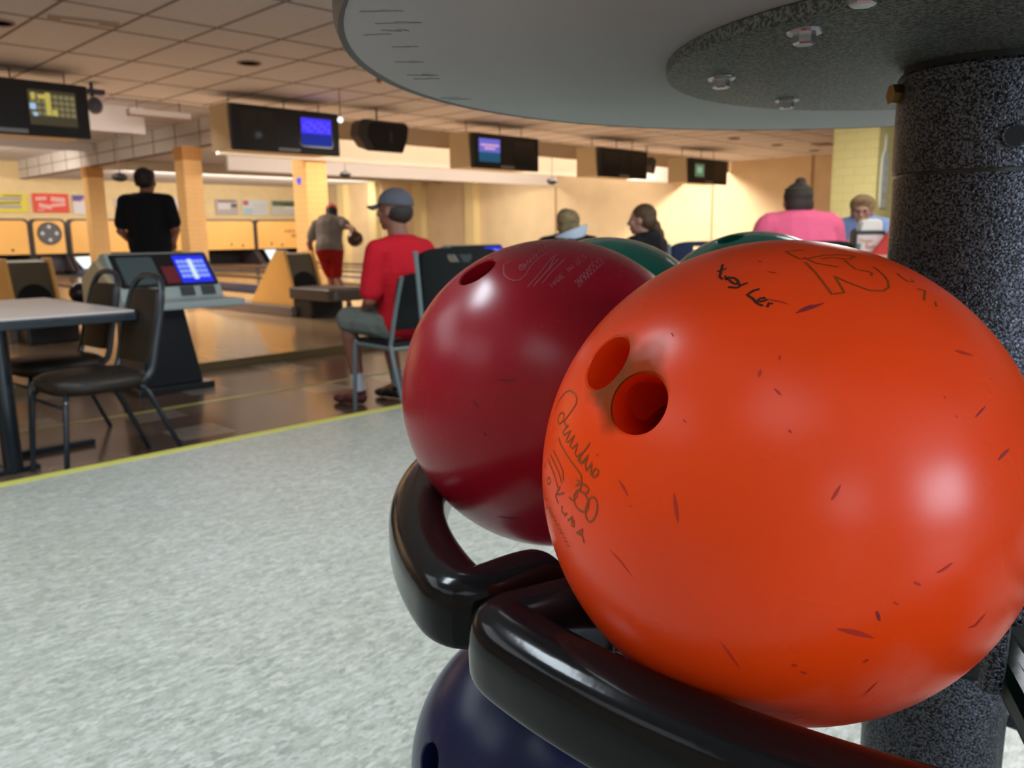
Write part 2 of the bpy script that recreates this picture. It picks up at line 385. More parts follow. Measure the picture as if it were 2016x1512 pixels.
# soffit behind the monitors and lit baffles over the lanes
bm = new(); box(bm, (6.9, 11.1, 2.56), (19.5, 11.16, 3.1)); struct('trim_9', bm, mat('tan_soffit_paint', (0.46, 0.38, 0.27), 0.8))
bm = new(); box(bm, (6.3, 12.5, 2.36), (19.5, 12.6, 2.86)); struct('trim_10', bm, m_ceilw)
bm = new(); box(bm, (8.75, 17.0, 2.50), (19.5, 17.1, 3.08)); struct('trim_11', bm, m_ceilw)
bm = new(); box(bm, (8.75, 22.4, 2.86), (19.5, 22.5, 3.08)); struct('trim_12', bm, mat('tan_soffit_paint', (0.46, 0.38, 0.27), 0.8))
bm = new(); box(bm, (-4.5, 17.0, 3.12), (7.05, 17.1, 3.62)); struct('trim_13', bm, m_ceil)
bm = new(); box(bm, (-4.5, 24.0, 3.40), (8.5, 24.1, 3.62)); struct('trim_14', bm, m_ceilw)
# walls
bm = new(); box(bm, (-4.8, 31, -0.3), (19.8, 31.2, 3.8)); struct('wall_back', bm, m_wally)
bm = new(); box(bm, (19.6, -6.2, -0.3), (19.8, 31, 3.8)); struct('wall_right', bm, m_wallr)
bm = new(); box(bm, (-4.8, -6.2, -0.3), (-4.6, 31, 3.8)); struct('wall_left', bm, m_wallr)
bm = new()
box(bm, (-4.6, -6.2, -0.3), (19.6, -6.0, 0.6)); box(bm, (-4.6, -6.2, 2.84), (19.6, -6.0, 3.0))
for a, b in ((-4.6, -4.5), (-2.7, -0.2), (2.1, 19.6)): box(bm, (a, -6.2, 0.6), (b, -6.0, 2.84))
struct('wall_front', bm, m_wallg)
bm = new()
for x0, x1 in ((-4.5, -2.7), (-0.2, 2.1)):
    for z in (0.6, 2.78): box(bm, (x0, -6.08, z), (x1, -6.02, z + 0.06))
    for x in (x0, (x0 + x1) / 2 - 0.03, x1 - 0.06): box(bm, (x, -6.08, 0.6), (x + 0.06, -6.02, 2.84))
struct('window_1', bm, m_wallg)
# seams, pilasters of the right wall (accordion partition)
bm = new()
for y in (17.1, 11.6, 8.9, 5.2): box(bm, (19.575, y, 0), (19.6, y + 0.05, 2.84))
struct('trim_15', bm, mat('seam_brown', (0.45, 0.31, 0.16), 0.7))
bm = new()
for y in (20.6, 23.4, 26.1, 28.2): box(bm, (19.35, y, -0.06), (19.6, y + 0.45, 3.1))
struct('trim_16', bm, mat('pale_yellow_pilaster', (0.86, 0.70, 0.36), 0.7))
bm = new(); box(bm, (19.5, -0.5, Z_N), (19.6, 4.6, 2.2)); struct('door_1', bm, mat('brown_door', (0.30, 0.17, 0.06), 0.5))

# columns between the lane groups
for x, y, lab in ((7.87, 12.56, 'orange square column nearest the camera, beside the bowler'),
               (8.17, 17.9, 'orange square column right behind the standing man in black'),
               (8.42, 24.4, 'orange square column farthest away, left of the standing man')):
    s_ = 0.42
    t = thing('column', lab, 'column', (x + s_ / 2, y + s_ / 2, -0.06), 0, 'orange columns along the lanes')
    h_ = 3.06 if y < 12.6 else 3.1
    bm = new(); bx(bm, (0, 0, 1.55), (s_, s_, 3.1)); obj('shaft', bm, m_colf, t)
    bm = new(); bx(bm, (0, 0, 2.95), (s_ + 0.02, s_ + 0.02, 0.28)); obj('cap_band', bm, mat('dark_orange_band', (0.55, 0.26, 0.07), 0.6), t)
# yellow block pillar on the right
bm = new(); box(bm, (12.6, 4.76, 0.0), (13.26, 5.43, ZC))

p = obj('block_pillar', bm, m_yb); tag(p, 'pale yellow painted block pillar behind the person in glasses', 'pillar')

# ---------------------------------------------------------------- lanes
m_gut = mat('grey_gutter', (0.16, 0.14, 0.13), 0.35)
m_cap = mat('blue_grey_divider', (0.16, 0.17, 0.30), 0.3)
m_capb = mat('brown_divider', (0.20, 0.12, 0.08), 0.3)
pairs = [(2.6, 3.2), (5.88, 6.6), (9.9, 11.1), (13.15, 14.45), (16.3, 17.75)]
LN = ['far left', 'second from the left', 'behind the first hood', 'fourth from the left', 'fifth from the left', 'sixth from the left', 'seventh from the left', 'eighth from the left', 'ninth from the left', 'beside the right wall']
m_pin = mat('white_pin', (0.9, 0.9, 0.9), 0.25, coat=0.4)
m_pinr = mat('red_band', (0.7, 0.03, 0.03), 0.4)
def XL(pr, off, y):
    t = (y - 9.7) / (29.5 - 9.7); return pr[0] + (pr[1] - pr[0]) * t + off
pin_src = None
def pin_prof(): return [(0.02, 0), (0.026, 0.004), (0.045, 0.06), (0.0605, 0.115), (0.056, 0.17), (0.036, 0.225), (0.0235, 0.254), (0.0245, 0.29), (0.032, 0.335), (0.030, 0.36), (0.018, 0.378), (0.0, 0.381)]
n = 0
for pi_, pr in enumerate(pairs):
    ang = -math.atan((pr[1] - pr[0]) / 19.8)
    for s in (-1, 1):
        t = thing('bowling_lane', 'polished maple bowling lane with grey gutters, %s' % LN[n], 'bowling lane', (XL(pr, s * 0.83, 11.25), 11.25, -0.06), ang, 'bowling lanes')
        def part(nm, a, b, z0, z1, m):
            bm = new(); box(bm, (a, 0, z0 + 0.06), (b, 19.3, z1 + 0.06)); return obj(nm, bm, m, t)
        part('lane_surface', -0.53, 0.53, -0.06, Z_A, m_lane)
        part('gutter', -0.735, -0.53, -0.06, -0.02, m_gut); part('gutter', 0.53, 0.735, -0.06, -0.02, m_gut)
        n += 1
    for nm, a, b, z1, m, lb, ct in (('lane_divider', -1.65, -1.575, Z_A + 0.02, m_cap, 'blue grey divider board left of the lane pair, %s' % LN[2 * pi_], 'divider'), ('return_track_cover', -0.085, 0.085, Z_A + 0.03, m_capb, 'brown track cover between two lanes, %s' % LN[2 * pi_], 'track cover')):
        bm = new(); box(bm, (a, 0, 0), (b, 19.3, z1 + 0.06)); o = obj(nm, bm, m, loc=(XL(pr, 0, 11.25), 11.25, -0.06)); o.rotation_euler = (0, 0, ang); tag(o, lb, ct)
# pins that show at the decks
def make_pin(loc, label):
    global pin_src
    if pin_src is None:
        bm = new(); lathe(bm, pin_prof(), seg=16); pin_src = obj('bowling_pin', bm, m_pin, smooth=True, ang=60, loc=loc)
        bm = new(); lathe(bm, [(0.0262, 0.262), (0.0266, 0.268)], seg=16); lathe(bm, [(0.0268, 0.276), (0.0278, 0.283)], seg=16); obj('neck_stripe', bm, m_pinr, pin_src)
        tag(pin_src, label, 'bowling pin', 'standing bowling pins'); return pin_src
    return dup(pin_src, None, label, None, loc)
deck = 29.55
for pi_, s, spots in ((2, 1, [(0, 0, 'left of the two bright white pins beside the black divider'), (0.18, 0.26, 'right of the two bright white pins, touching the black divider')]),
                      (2, -1, [(0.45, 0.6, 'lone white pin in the dark pit just right of the second column'), (-0.3, 0.6, 'white pin in the dark pit hidden beside the second column')]),
                      (1, -1, [(-0.15, 0.26, 'white pin above the left ball return, nearest the left picture edge'), (0.15, 0.26, 'white pin above the left ball return, front right'), (0.3, 0.52, 'white pin above the left ball return, back right'), (0, 0.52, 'white pin above the left ball return, back left')])):
    for a, b, lab in spots:
        make_pin((XL(pairs[pi_], s * 0.83 + a, deck + b), deck + b, Z_A), lab)
# masking units
m_mf = mat('dark_mask_frame', (0.045, 0.035, 0.04), 0.4)
def mask(x0, x1, label, fan=False, emblem=False):
    xm = (x0 + x1) / 2; wd = x1 - x0
    t = thing('masking_unit', label, 'pinsetter front', (xm, 29.5, Z_A), 0, 'pinsetter fronts')
    zt = 1.74 - Z_A; zb = 0.60 - Z_A
    P = rrect(wd - 0.02, zt - zb, 0.16); zc = (zt + zb) / 2
    P = [(a, (b if b > 0 else (-(zt - zb) / 2))) if b < 0 and abs(b) > (zt - zb) / 2 - 0.17 else (a, b) for a, b in P]
    bm = new(); prism(bm, P, lambda a, b: (a, 0.05, b + zc), lambda a, b: (a, 0.25, b + zc)); obj('frame', bm, m_mf, t)
    P2 = [(a * (wd - 0.18) / (wd - 0.02), b * 0.93 - 0.02) for a, b in P]
    bm = new(); prism(bm, P2, lambda a, b: (a, 0.0, b + zc), lambda a, b: (a, 0.05, b + zc)); obj('panel', bm, m_orange, t)
    for s in (-1, 1):
        bm = new(); prism(bm, [(-0.5, 0.0), (0.1, zb), (1.4, zb), (1.4, 0.0)], lambda a, b: (s * (wd / 2 - 0.10), a + 0.0, b), lambda a, b: (s * (wd / 2 - 0.01), a, b)); obj('kickback', bm, m_mf, t)
    if fan:
        bm = new(); cyl(bm, (0, -0.03, zc + 0.1), (0, 0.0, zc + 0.1), 0.33, 0.33, 32); d = obj('fan_disc', bm, mat('grey_disc', (0.09, 0.09, 0.11), 0.5), t)
        bm = new(); tube(bm, [(0.34 * math.cos(a), -0.03, zc + 0.1 + 0.34 * math.sin(a)) for a in [2 * PI * k / 32 for k in range(33)]], 0.018); obj('disc_rim', bm, m_mf, t)
        for a in (90, 180, 270, 0):
            bm = new(); sph(bm, (0.21 * math.cos(math.radians(a)), -0.03, zc + 0.1 + 0.21 * math.sin(math.radians(a))), (0.06, 0.012, 0.06)); obj('round_vent', bm, mat('pale_vent', (0.5, 0.52, 0.5), 0.4), t)
        bm = new(); box(bm, (-wd / 2 + 0.05, 0.3, 0.0), (wd / 2 - 0.05, 0.4, zb)); obj('lower_panel', bm, mat('dark_plum_panel', (0.05, 0.045, 0.06), 0.6), t)
    else:
        bm = new(); box(bm, (-wd / 2 + 0.1, 1.2, 0.0), (wd / 2 - 0.1, 1.3, zb)); obj('pit_curtain', bm, mat('pit_curtain', (0.02, 0.022, 0.03), 0.7), t)
        for s in (-0.83, 0.83):
            bm = new(); box(bm, (s - 0.2, -0.02, zb + 0.16), (s - 0.16, 0.0, zb + 0.26)); box(bm, (s + 0.25, -0.02, zb + 0.12), (s + 0.31, 0.0, zb + 0.2)); obj('lane_marker', bm, m_mf, t)
    if emblem:
        bm = new()
        for k in range(4): bx(bm, (-0.35 + k * 0.16, -0.005, zc + 0.12), (0.10, 0.012, 0.10 + 0.03 * (k % 2)))
        for k in range(2): bx(bm, (-0.05 + k * 0.13, -0.005, zc - 0.06), (0.09, 0.012, 0.14))
        obj('emblem', bm, mat('brown_lettering', (0.38, 0.18, 0.05), 0.5), t)
    return t
mask(4.95, 8.30, 'golden pinsetter front at the left edge, left of the round fan disc')
mask(8.30, 9.38, 'narrow golden panel with a round grey disc', fan=True)
mask(9.42, 12.77, 'golden pinsetter front right of the round fan disc, partly behind a column')
mask(12.77, 16.12, 'golden pinsetter front between second column and black divider')
mask(16.12, 19.45, 'golden pinsetter front behind the bowler with a brown emblem', emblem=True)
# white pin deck shields: their emission stands in for light falling on them
m_glow = mat('emissive_white_shield', (0.8, 0.9, 0.95), 0.5, emit=(0.6, 0.85, 1.0), es=0.55)
for x0, x1, z0, z1, lab in ((9.52, 10.25, 0.10, 0.50, 'bright bluish white pit shield below the golden panel by the left column'),
                            (16.5, 17.0, 0.08, 0.62, 'bright bluish white pit shield right of the black divider')):
    bm = new(); prism(bm, [(x0, z1), (x1, z1), (x1 + 0.05, z0), (x0 + 0.3, z0)], lambda a, b: (a, 29.62, b), lambda a, b: (a, 29.66, b)); tag(obj('pit_shield', bm, m_glow), lab, 'pit shield')
bm = new(); prism(bm, [(17.1, 0.62), (17.5, 0.6), (18.1, 0.15), (17.6, 0.10)], lambda a, b: (a, 29.8, b), lambda a, b: (a, 29.9, b)); tag(obj('pit_deflector', bm, mat('grey_deflector', (0.45, 0.43, 0.42), 0.4)), 'slanted grey deflector in the pit left of the third column', 'deflector')

# posters on the far wall
def poster(px0, py0, px1, py1, col, marks, label):
    a = on_y(px0, py0, 30.93); b = on_y(px1, py1, 30.93)
    t = thing('poster', label, 'poster', (a.x, 30.95, b.z), 0, 'posters above the lanes')
    w_, h_ = b.x - a.x, a.z - b.z
    bm = new(); box(bm, (0, 0, 0), (w_, 0.02, h_)); obj('sheet', bm, mat('poster_' + str(round(col[0] * 99)) + str(round(col[2] * 99)), col, 0.6), t)
    for k, (mc, rects) in enumerate(marks):
        bm = new()
        for (u0, v0, u1, v1, sk) in rects:
            prism(bm, [(u0, v0), (u1, v0 + sk), (u1, v1 + sk), (u0, v1)], lambda a_, b_: (a_ * w_, -0.006, b_ * h_), lambda a_, b_: (a_ * w_, 0.0, b_ * h_))
        obj('print', bm, mat('ink_%d_%d_%d' % tuple(int(99 * c) for c in mc), mc, 0.6), t)
poster(-20, 380, 57, 418, (0.85, 0.72, 0.08), [((0.45, 0.43, 0.4), [(0.05, 0.6, 0.85, 0.8, 0.02), (0.05, 0.2, 0.82, 0.4, 0.0)]), ((0.15, 0.14, 0.03), [(0.1, 0.42, 0.8, 0.5, 0.06), (0.35, 0.86, 0.85, 0.92, 0.0)])], 'yellow poster with grey lettering at the left edge')
poster(63, 380, 138, 419, (0.85, 0.09, 0.06), [((0.9, 0.5, 0.45), [(0.08, 0.62, 0.38, 0.8, 0.04), (0.5, 0.6, 0.9, 0.84, -0.06), (0.15, 0.28, 0.5, 0.5, -0.12), (0.5, 0.3, 0.9, 0.46, 0.06), (0.1, 0.1, 0.3, 0.16, 0.0)])], 'red poster with pale pink script above the round disc')
poster(142, 384, 190, 422, (0.78, 0.76, 0.80), [((0.10, 0.12, 0.45), [(0.0, 0.74, 0.4, 1.0, 0.0), (0.4, 0.82, 1.0, 1.0, 0.0)]), ((0.65, 0.12, 0.2), [(0.0, 0.68, 0.4, 0.74, 0.0), (0.4, 0.72, 1.0, 0.78, 0.1)])], 'white poster with a blue and red banner left of the far column')
poster(226, 390, 300, 422, (0.76, 0.72, 0.76), [((0.35, 0.35, 0.55), [(0.04, 0.62, 0.3, 0.9, 0.0)]), ((0.6, 0.2, 0.25), [(0.0, 0.35, 0.9, 0.42, 0.0)])], 'white poster with blue patch beside the standing man on his left')
poster(340, 391, 374, 424, (0.80, 0.77, 0.78), [((0.5, 0.25, 0.2), [(0.3, 0.7, 1.0, 0.92, 0.05)])], 'white poster with brown corner right of the standing man')
poster(424, 392, 470, 423, (0.52, 0.46, 0.46), [((0.75, 0.72, 0.75), [(0.1, 0.35, 0.65, 0.75, 0.0)]), ((0.12, 0.10, 0.10), [(0.7, 0.5, 0.95, 0.7, 0.0), (0.1, 0.85, 0.9, 0.93, 0)])], 'grey picture poster just right of the second column')
poster(476, 392, 528, 424, (0.70, 0.72, 0.74), [((0.6, 0.15, 0.12), [(0.05, 0.62, 0.25, 0.92, 0.0)]), ((0.45, 0.62, 0.68), [(0.05, 0.05, 0.4, 0.45, 0.0)]), ((0.55, 0.52, 0.58), [(0.42, 0.2, 0.95, 0.26, 0), (0.42, 0.4, 0.95, 0.46, 0), (0.42, 0.6, 0.95, 0.66, 0)])], 'pale poster with a red corner spot, middle of the three right posters')
poster(533, 393, 590, 424, (0.62, 0.60, 0.55), [((0.10, 0.16, 0.06), [(0.05, 0.6, 0.98, 0.92, 0.0)]), ((0.75, 0.74, 0.72), [(0.45, 0.4, 0.8, 0.7, 0.0)])], 'poster with a green landscape band left of the third column')
bm = new(); box(bm, (19.58, 29.3, 2.12), (19.6, 29.75, 2.45)); tag(obj('wall_notice', bm, mat('green_notice', (0.42, 0.50, 0.34), 0.6)), 'small green notice on the wall above the bowler', 'notice')

# ---------------------------------------------------------------- overhead things
m_scr = mat('crt_glass_off', (0.012, 0.013, 0.012), 0.12, spec=0.8)
def screen(bm_t, parent, x, z, wd, hh, kind, y=0.0):
    t = None
    def q(u0, v0, u1, v1, m, d=0.004, nm='display_image'):
        bm = new(); box(bm, (x + (u0 - 0.5) * wd, y - d, z + (v0 - 0.5) * hh), (x + (u1 - 0.5) * wd, y - d + 0.003, z + (v1 - 0.5) * hh)); return bm, m
    P = rrect(wd * 1.06, hh * 1.08, 0.05)
    bm = new(); prism(bm, P, lambda a, b: (x + a, y - 0.002, z + b), lambda a, b: (x + a, y + 0.01, z + b)); s = obj('screen', bm, m_scr, parent)
    def rects(nm, L_, m, d):
        bm = new()
        for u0, v0, u1, v1 in L_: box(bm, (x + (u0 - 0.5) * wd, y - d, z + (v0 - 0.5) * hh), (x + (u1 - 0.5) * wd, y - d + 0.002, z + (v1 - 0.5) * hh))
        obj(nm, bm, m, s)
    rnd = random.Random(3)
    if kind == 'blue':
        rects('lit_image', [(0.02, 0.44, 0.98, 0.98)], mat('e_blue', (0, 0, 0), 0.4, emit=(0.06, 0.035, 1.0), es=1.0), 0.006)
        rects('lit_image', [(0.02, 0.02, 0.98, 0.43)], mat('e_navy', (0, 0, 0), 0.4, emit=(0.004, 0.02, 0.30), es=1.0), 0.006)
        rects('score_rows', [(0.08 + 0.11 * k, 0.50 + 0.1 * r, 0.08 + 0.11 * k + 0.07, 0.57 + 0.1 * r) for k in range(8) for r in range(4) if (k + r) % 3], mat('e_blue2', (0, 0, 0), 0.4, emit=(0.12, 0.10, 1.0), es=1.0), 0.009)
    if kind == 'console':
        rects('lit_image', [(0.0, 0.0, 1, 1)], mat('e_blue3', (0, 0, 0), 0.4, emit=(0.02, 0.03, 0.85), es=1.0), 0.006)
        rects('score_rows', [(0.07 + 0.125 * k, 0.16 + 0.155 * r, 0.07 + 0.125 * k + 0.1, 0.27 + 0.155 * r) for k in range(7) for r in range(4)], mat('e_pale', (0, 0, 0), 0.4, emit=(0.28, 0.42, 0.95), es=1.0), 0.009)
        rects('score_column', [(0.44, 0.14, 0.56, 0.78), (0.07, 0.6, 0.2, 0.78), (0.60, 0.16, 0.66, 0.4)], mat('e_white', (0, 0, 0), 0.4, emit=(0.7, 0.85, 0.95), es=1.0), 0.011)
    if kind == 'yellow':
        rects('lit_image', [(0.02, 0.02, 0.98, 0.98)], mat('e_dim', (0, 0, 0), 0.4, emit=(0.05, 0.04, 0.02), es=1.0), 0.006)
        rects('score_rows', [(0.06 + 0.115 * k, 0.28 + 0.16 * r, 0.06 + 0.115 * k + 0.09, 0.4 + 0.16 * r) for k in range(8) for r in range(4)], mat('e_yell', (0, 0, 0), 0.4, emit=(0.20, 0.17, 0.08), es=1.0), 0.009)
        rects('score_column', [(0.36, 0.30, 0.46, 0.92), (0.08, 0.72, 0.16, 0.9), (0.22, 0.74, 0.44, 0.86), (0.48, 0.3, 0.58, 0.46)], mat('e_yell2', (0, 0, 0), 0.4, emit=(0.50, 0.42, 0.08), es=1.0), 0.011)
        rects('name_column', [(0.04, 0.44, 0.16, 0.6), (0.1, 0.26, 0.18, 0.36)], mat('e_cyan', (0, 0, 0), 0.4, emit=(0.35, 0.55, 0.8), es=1.0), 0.011)
    if kind == 'lav':
        rects('lit_image', [(0.0, 0.42, 1, 1)], mat('e_lav', (0, 0, 0), 0.4, emit=(0.14, 0.14, 0.60), es=1.0), 0.006)
        rects('lit_image', [(0.0, 0.0, 1, 0.42)], mat('e_teal', (0, 0, 0), 0.4, emit=(0.01, 0.08, 0.16), es=1.0), 0.006)
        rects('title_lines', [(0.08, 0.68, 0.94, 0.77), (0.25, 0.54, 0.75, 0.63)], mat('e_pink', (0, 0, 0), 0.4, emit=(0.7, 0.38, 0.6), es=1.0), 0.009)
    if kind == 'green':
        rects('lit_image', [(0.12, 0.12, 0.88, 0.88)], mat('e_grn', (0, 0, 0), 0.4, emit=(0.10, 0.18, 0.10), es=1.0), 0.006)
        rects('bright_patch', [(0.3, 0.35, 0.7, 0.7)], mat('e_grn2', (0, 0, 0), 0.4, emit=(0.28, 0.42, 0.26), es=1.0), 0.009)
    return s
def monitor(x0, x1, zt, zb, kinds, label):
    xm = (x0 + x1) / 2; wd = x1 - x0; hh = zt - zb
    t = thing('scoring_monitor', label, 'monitor', (xm, 9.7, zb), 0, 'overhead scoring monitors')
    bm = new(); prism(bm, [(0.03, 0.02), (0.52, 0.02), (0.52, hh + 0.02), (0.08, hh + 0.02)], lambda a, b: (-wd / 2 + 0.0, a, b), lambda a, b: (wd / 2 - 0.05, a, b)); obj('cabinet', bm, m_beigebox, t)
    bm = new(); box(bm, (-wd / 2, -0.04, 0), (wd / 2, 0.03, hh)); obj('bezel', bm, m_black, t, bevel=0.012)
    for sx, k in zip((-1, 1), kinds): screen(None, t, sx * wd * 0.255 + (0.02 if sx > 0 else -0.02), hh * 0.52, wd * 0.31, hh * 0.66, k, -0.042)
    bm = new(); box(bm, (-wd * 0.1, -0.05, 0.02), (wd * 0.1, -0.04, 0.06)); obj('maker_plate', bm, mat('silver_plate', (0.35, 0.35, 0.36), 0.4, metal=0.6), t)
    for sx in (-0.42, 0.08, 0.42):
        bm = new(); cyl(bm, (sx * wd, 0.25, hh), (sx * wd, 0.25, ZC - zb), 0.008, seg=8); obj('hanger_rod', bm, m_grid, t)
    return t
monitor(1.88, 3.42, 2.69, 2.14, ('off', 'yellow'), 'black twin monitor showing yellow score grid, at the left edge')
monitor(5.06, 6.61, 2.69, 2.14, ('off', 'blue'), 'black twin monitor with a blue score screen on its right half')
monitor(9.09, 10.61, 2.65, 2.11, ('lav', 'off'), 'black twin monitor with a lavender and teal left screen')
monitor(12.29, 13.80, 2.63, 2.10, ('off', 'off'), 'black twin monitor with both screens off and a speaker behind it')
monitor(15.36, 16.88, 2.61, 2.09, ('green', 'off'), 'smallest black twin monitor with a pale green left screen')
# speakers
def speaker(c, rz, s, label, tilt=0.12):
    t = thing('loudspeaker', label, 'speaker', c, rz, 'ceiling loudspeakers')
    P = [(-0.40 * s, -0.10), (-0.28 * s, 0.21), (0.36 * s, 0.21), (0.42 * s, 0.12), (0.42 * s, -0.05), (0.30 * s, -0.23), (-0.18 * s, -0.23)]
    P = [(-0.42, -0.02), (-0.40, 0.15), (-0.34, 0.2), (0.36, 0.2), (0.42, 0.15), (0.41, -0.02), (0.34, -0.20), (-0.26, -0.20)]
    R = Matrix.Rotation(tilt, 3, 'X')
    bm = new(); prism(bm, [(a * s, b * s) for a, b in P], lambda a, b: R @ Vector((a, 0, b)), lambda a, b: R @ Vector((a * 0.8, 0.3 * s, b * 0.8))); obj('enclosure', bm, mat('dark_speaker_box', (0.045, 0.038, 0.034), 0.6), t, bevel=0.015)
    bm = new(); prism(bm, [(a * s * 0.78 + 0.06 * s, b * s * 0.85) for a, b in P], lambda a, b: R @ Vector((a, -0.012, b)), lambda a, b: R @ Vector((a, 0.002, b))); obj('grille', bm, mat('black_grille', (0.010, 0.009, 0.009), 0.8, bump=(300, 0.5)), t)
    bm = new(); bx(bm, (0.10 * s, -0.018, -0.0), (0.03 * s, 0.01, 0.14 * s)); obj('badge', bm, mat('dim_badge', (0.05, 0.05, 0.055), 0.4), t)
    bm = new(); cyl(bm, (0, 0.15, 0.15 * s), (0, 0.15, ZC - c[2]), 0.012, seg=8); obj('bracket', bm, m_black, t)
    return t
speaker((7.33, 9.62, CAMZ + 1.37), 0.02, 1.06, 'large black loudspeaker hanging right of the blue-screen monitor')
speaker((14.72, 10.15, CAMZ + 1.36), 0.5, 0.80, 'black loudspeaker tucked behind the monitor with both screens off')
# recessed cans in the ceiling
m_can = mat('dark_can', (0.006, 0.003, 0.002), 1.0, spec=0.0)
for (px, py), lab in zip(((491, 123), (-3, 43), (1445, 272), (1530, 285), (1603, 296)),
        ('dark recessed ceiling can above the blue-screen monitor', 'dark recessed ceiling can at the left edge', 'leftmost of three small recessed cans near the yellow pillar', 'middle of three small recessed cans near the yellow pillar', 'rightmost small recessed can next to the yellow pillar')):
    p = on_z(px, py, ZC); t = thing('recessed_can', lab, 'ceiling light', (p.x, p.y, ZC), 0, 'unlit recessed ceiling cans')
    bm = new(); lathe(bm, [(0.0, -0.006), (0.095, -0.008), (0.10, -0.002), (0.10, 0.0)], seg=24); obj('shade_disc', bm, m_can, t)  # near-black disc stands in for the shade inside the can
    bm = new(); tube(bm, [(0.112 * math.cos(2 * PI * k_ / 24), 0.112 * math.sin(2 * PI * k_ / 24), -0.005) for k_ in range(25)], 0.011, 8); obj('trim_ring', bm, mat('tan_ring', (0.35, 0.25, 0.2), 0.5), t)
p = on_z(1620, 283, ZC)
bm = new(); bx(bm, (p.x, p.y, ZC - 0.012), (0.5, 0.3, 0.02)); tag(obj('ceiling_diffuser', bm, mat('brownish_diffuser', (0.3, 0.2, 0.15), 0.6)), 'dim brownish ceiling diffuser above the rightmost can', 'vent')
p = on_z(165, 40, ZC); t = thing('ceiling_vent', 'small vent strip in the ceiling tiles at upper left', 'vent', (p.x, p.y, ZC), -0.25)
bm = new(); bx(bm, (0, 0, -0.008), (0.52, 0.14, 0.014)); obj('frame', bm, mat('vent_brown', (0.42, 0.31, 0.22), 0.6), t)
bm = new(); bx(bm, (-0.03, 0, -0.017), (0.28, 0.05, 0.006)); obj('grille', bm, mat('vent_pale', (0.75, 0.62, 0.52), 0.6), t)
# hanging camera ball beside the left monitor
p = at_depth(187, 208, 9.4); t = thing('ceiling_camera', 'round grey camera hanging right of the left monitor', 'camera', p, 0)
bm = new(); sph(bm, (0, 0, 0), (0.085, 0.085, 0.095)); obj('globe', bm, mat('slate_plastic', (0.09, 0.10, 0.14), 0.45), t, smooth=True)
bm = new(); bx(bm, (0.01, 0, 0.15), (0.19, 0.12, 0.05)); cyl(bm, (-0.02, 0, 0.1), (-0.02, 0, ZC - p.z), 0.02); obj('bracket', bm, mat('slate_bracket', (0.06, 0.065, 0.1), 0.5), t)
# light strip beyond the concourse ceiling
a = on_y(252, 222, 16.0); b = on_y(372, 232, 16.0)
t = thing('fluorescent_strip', 'long white fluorescent strip hanging beyond the left monitors', 'light fixture', ((a.x + b.x) / 2, 16.0, a.z), 0)
bm = new(); bx(bm, (0, 0, 0.03), (b.x - a.x, 0.18, 0.10)); obj('housing', bm, mat('white_housing', (0.55, 0.50, 0.50), 0.6), t)
bm = new(); bx(bm, (0, 0, -0.035), (b.x - a.x, 0.12, 0.03)); obj('lens', bm, mat('brown_lens', (0.3, 0.2, 0.15), 0.5), t)
bm = new(); cyl(bm, (-0.4, 0, 0.08), (-0.4, 0, 3.62 - a.z), 0.01); cyl(bm, (0.4, 0, 0.08), (0.4, 0, 3.62 - a.z), 0.01); obj('hanger_rod', bm, m_grid, t)
# small hanging lamps / sensors
for px, py, d, s, top, lab in ((236, 349, 18, 0.13, 3.62, 'dark egg-shaped fixture left of the standing man\'s head'), (680, 344, 15.5, 0.09, 3.1, 'small dark dome fixture above and right of the bowler'), (1087, 357, 17.5, 0.1, 3.1, 'small dark hanging fixture on the seam of the right wall')):
    p = at_depth(px, py, d); t = thing('hanging_fixture', lab, 'fixture', p, 0)
    bm = new(); sph(bm, (0, 0, 0), (s * 1.3, s, s * 0.75)); obj('dome', bm, mat('dark_brown_dome', (0.03, 0.025, 0.03), 0.3), t, smooth=True)
    bm = new(); cyl(bm, (0, 0, 0), (0, 0, top - p.z), 0.012); obj('stem', bm, m_grid, t)
r_ = ray(577, 357); bm = new(); bx(bm, (0, 0, 0), (0.05, 0.05, 0.1)); o = obj('indicator_light', bm, mat('e_ind', (0.02, 0.02, 0.05), 0.5, emit=(0.1, 0.1, 0.9), es=1.0), loc=(7.845, 12.75, CAMZ + r_.z / r_.x * 7.845)); tag(o, 'tiny blue light on the left face of the third column', 'light')
p = at_depth(670, 236, 9.9); t = thing('spotlight', 'tiny white spotlight between the blue-screen monitor and loudspeaker', 'light', p, 0)
bm = new(); sph(bm, (0, 0, 0), 0.035); obj('lamp', bm, mat('e_spot', (0.9, 0.9, 0.9), 0.5, emit=(0.8, 0.9, 1.0), es=1.5), t, smooth=True)
bm = new(); cyl(bm, (0, 0, 0.02), (0, 0, ZC - p.z), 0.006, seg=8); obj('stem', bm, m_grid, t)
# bracket near the tabletop edge
p = on_z(706, 66, ZC); t = thing('projector_mount', 'black ceiling bracket with cord beside the round tabletop edge', 'bracket', (p.x, p.y, ZC), 0.6)
bm = new(); bx(bm, (0, 0, -0.08), (0.14, 0.14, 0.14)); obj('mount_box', bm, m_black, t)
bm = new(); tube(bm, [(0, 0, -0.12), (0.1, 0.05, -0.2), (0.22, 0.0, -0.24), (0.3, -0.05, -0.22)], 0.025); obj('arm', bm, m_black, t)
bm = new(); cyl(bm, (0.33, -0.06, -0.22), (0.33, -0.06, -0.36), 0.03, 0.02); obj('pull_cord', bm, mat('brown_pull', (0.3, 0.12, 0.05), 0.5), t)
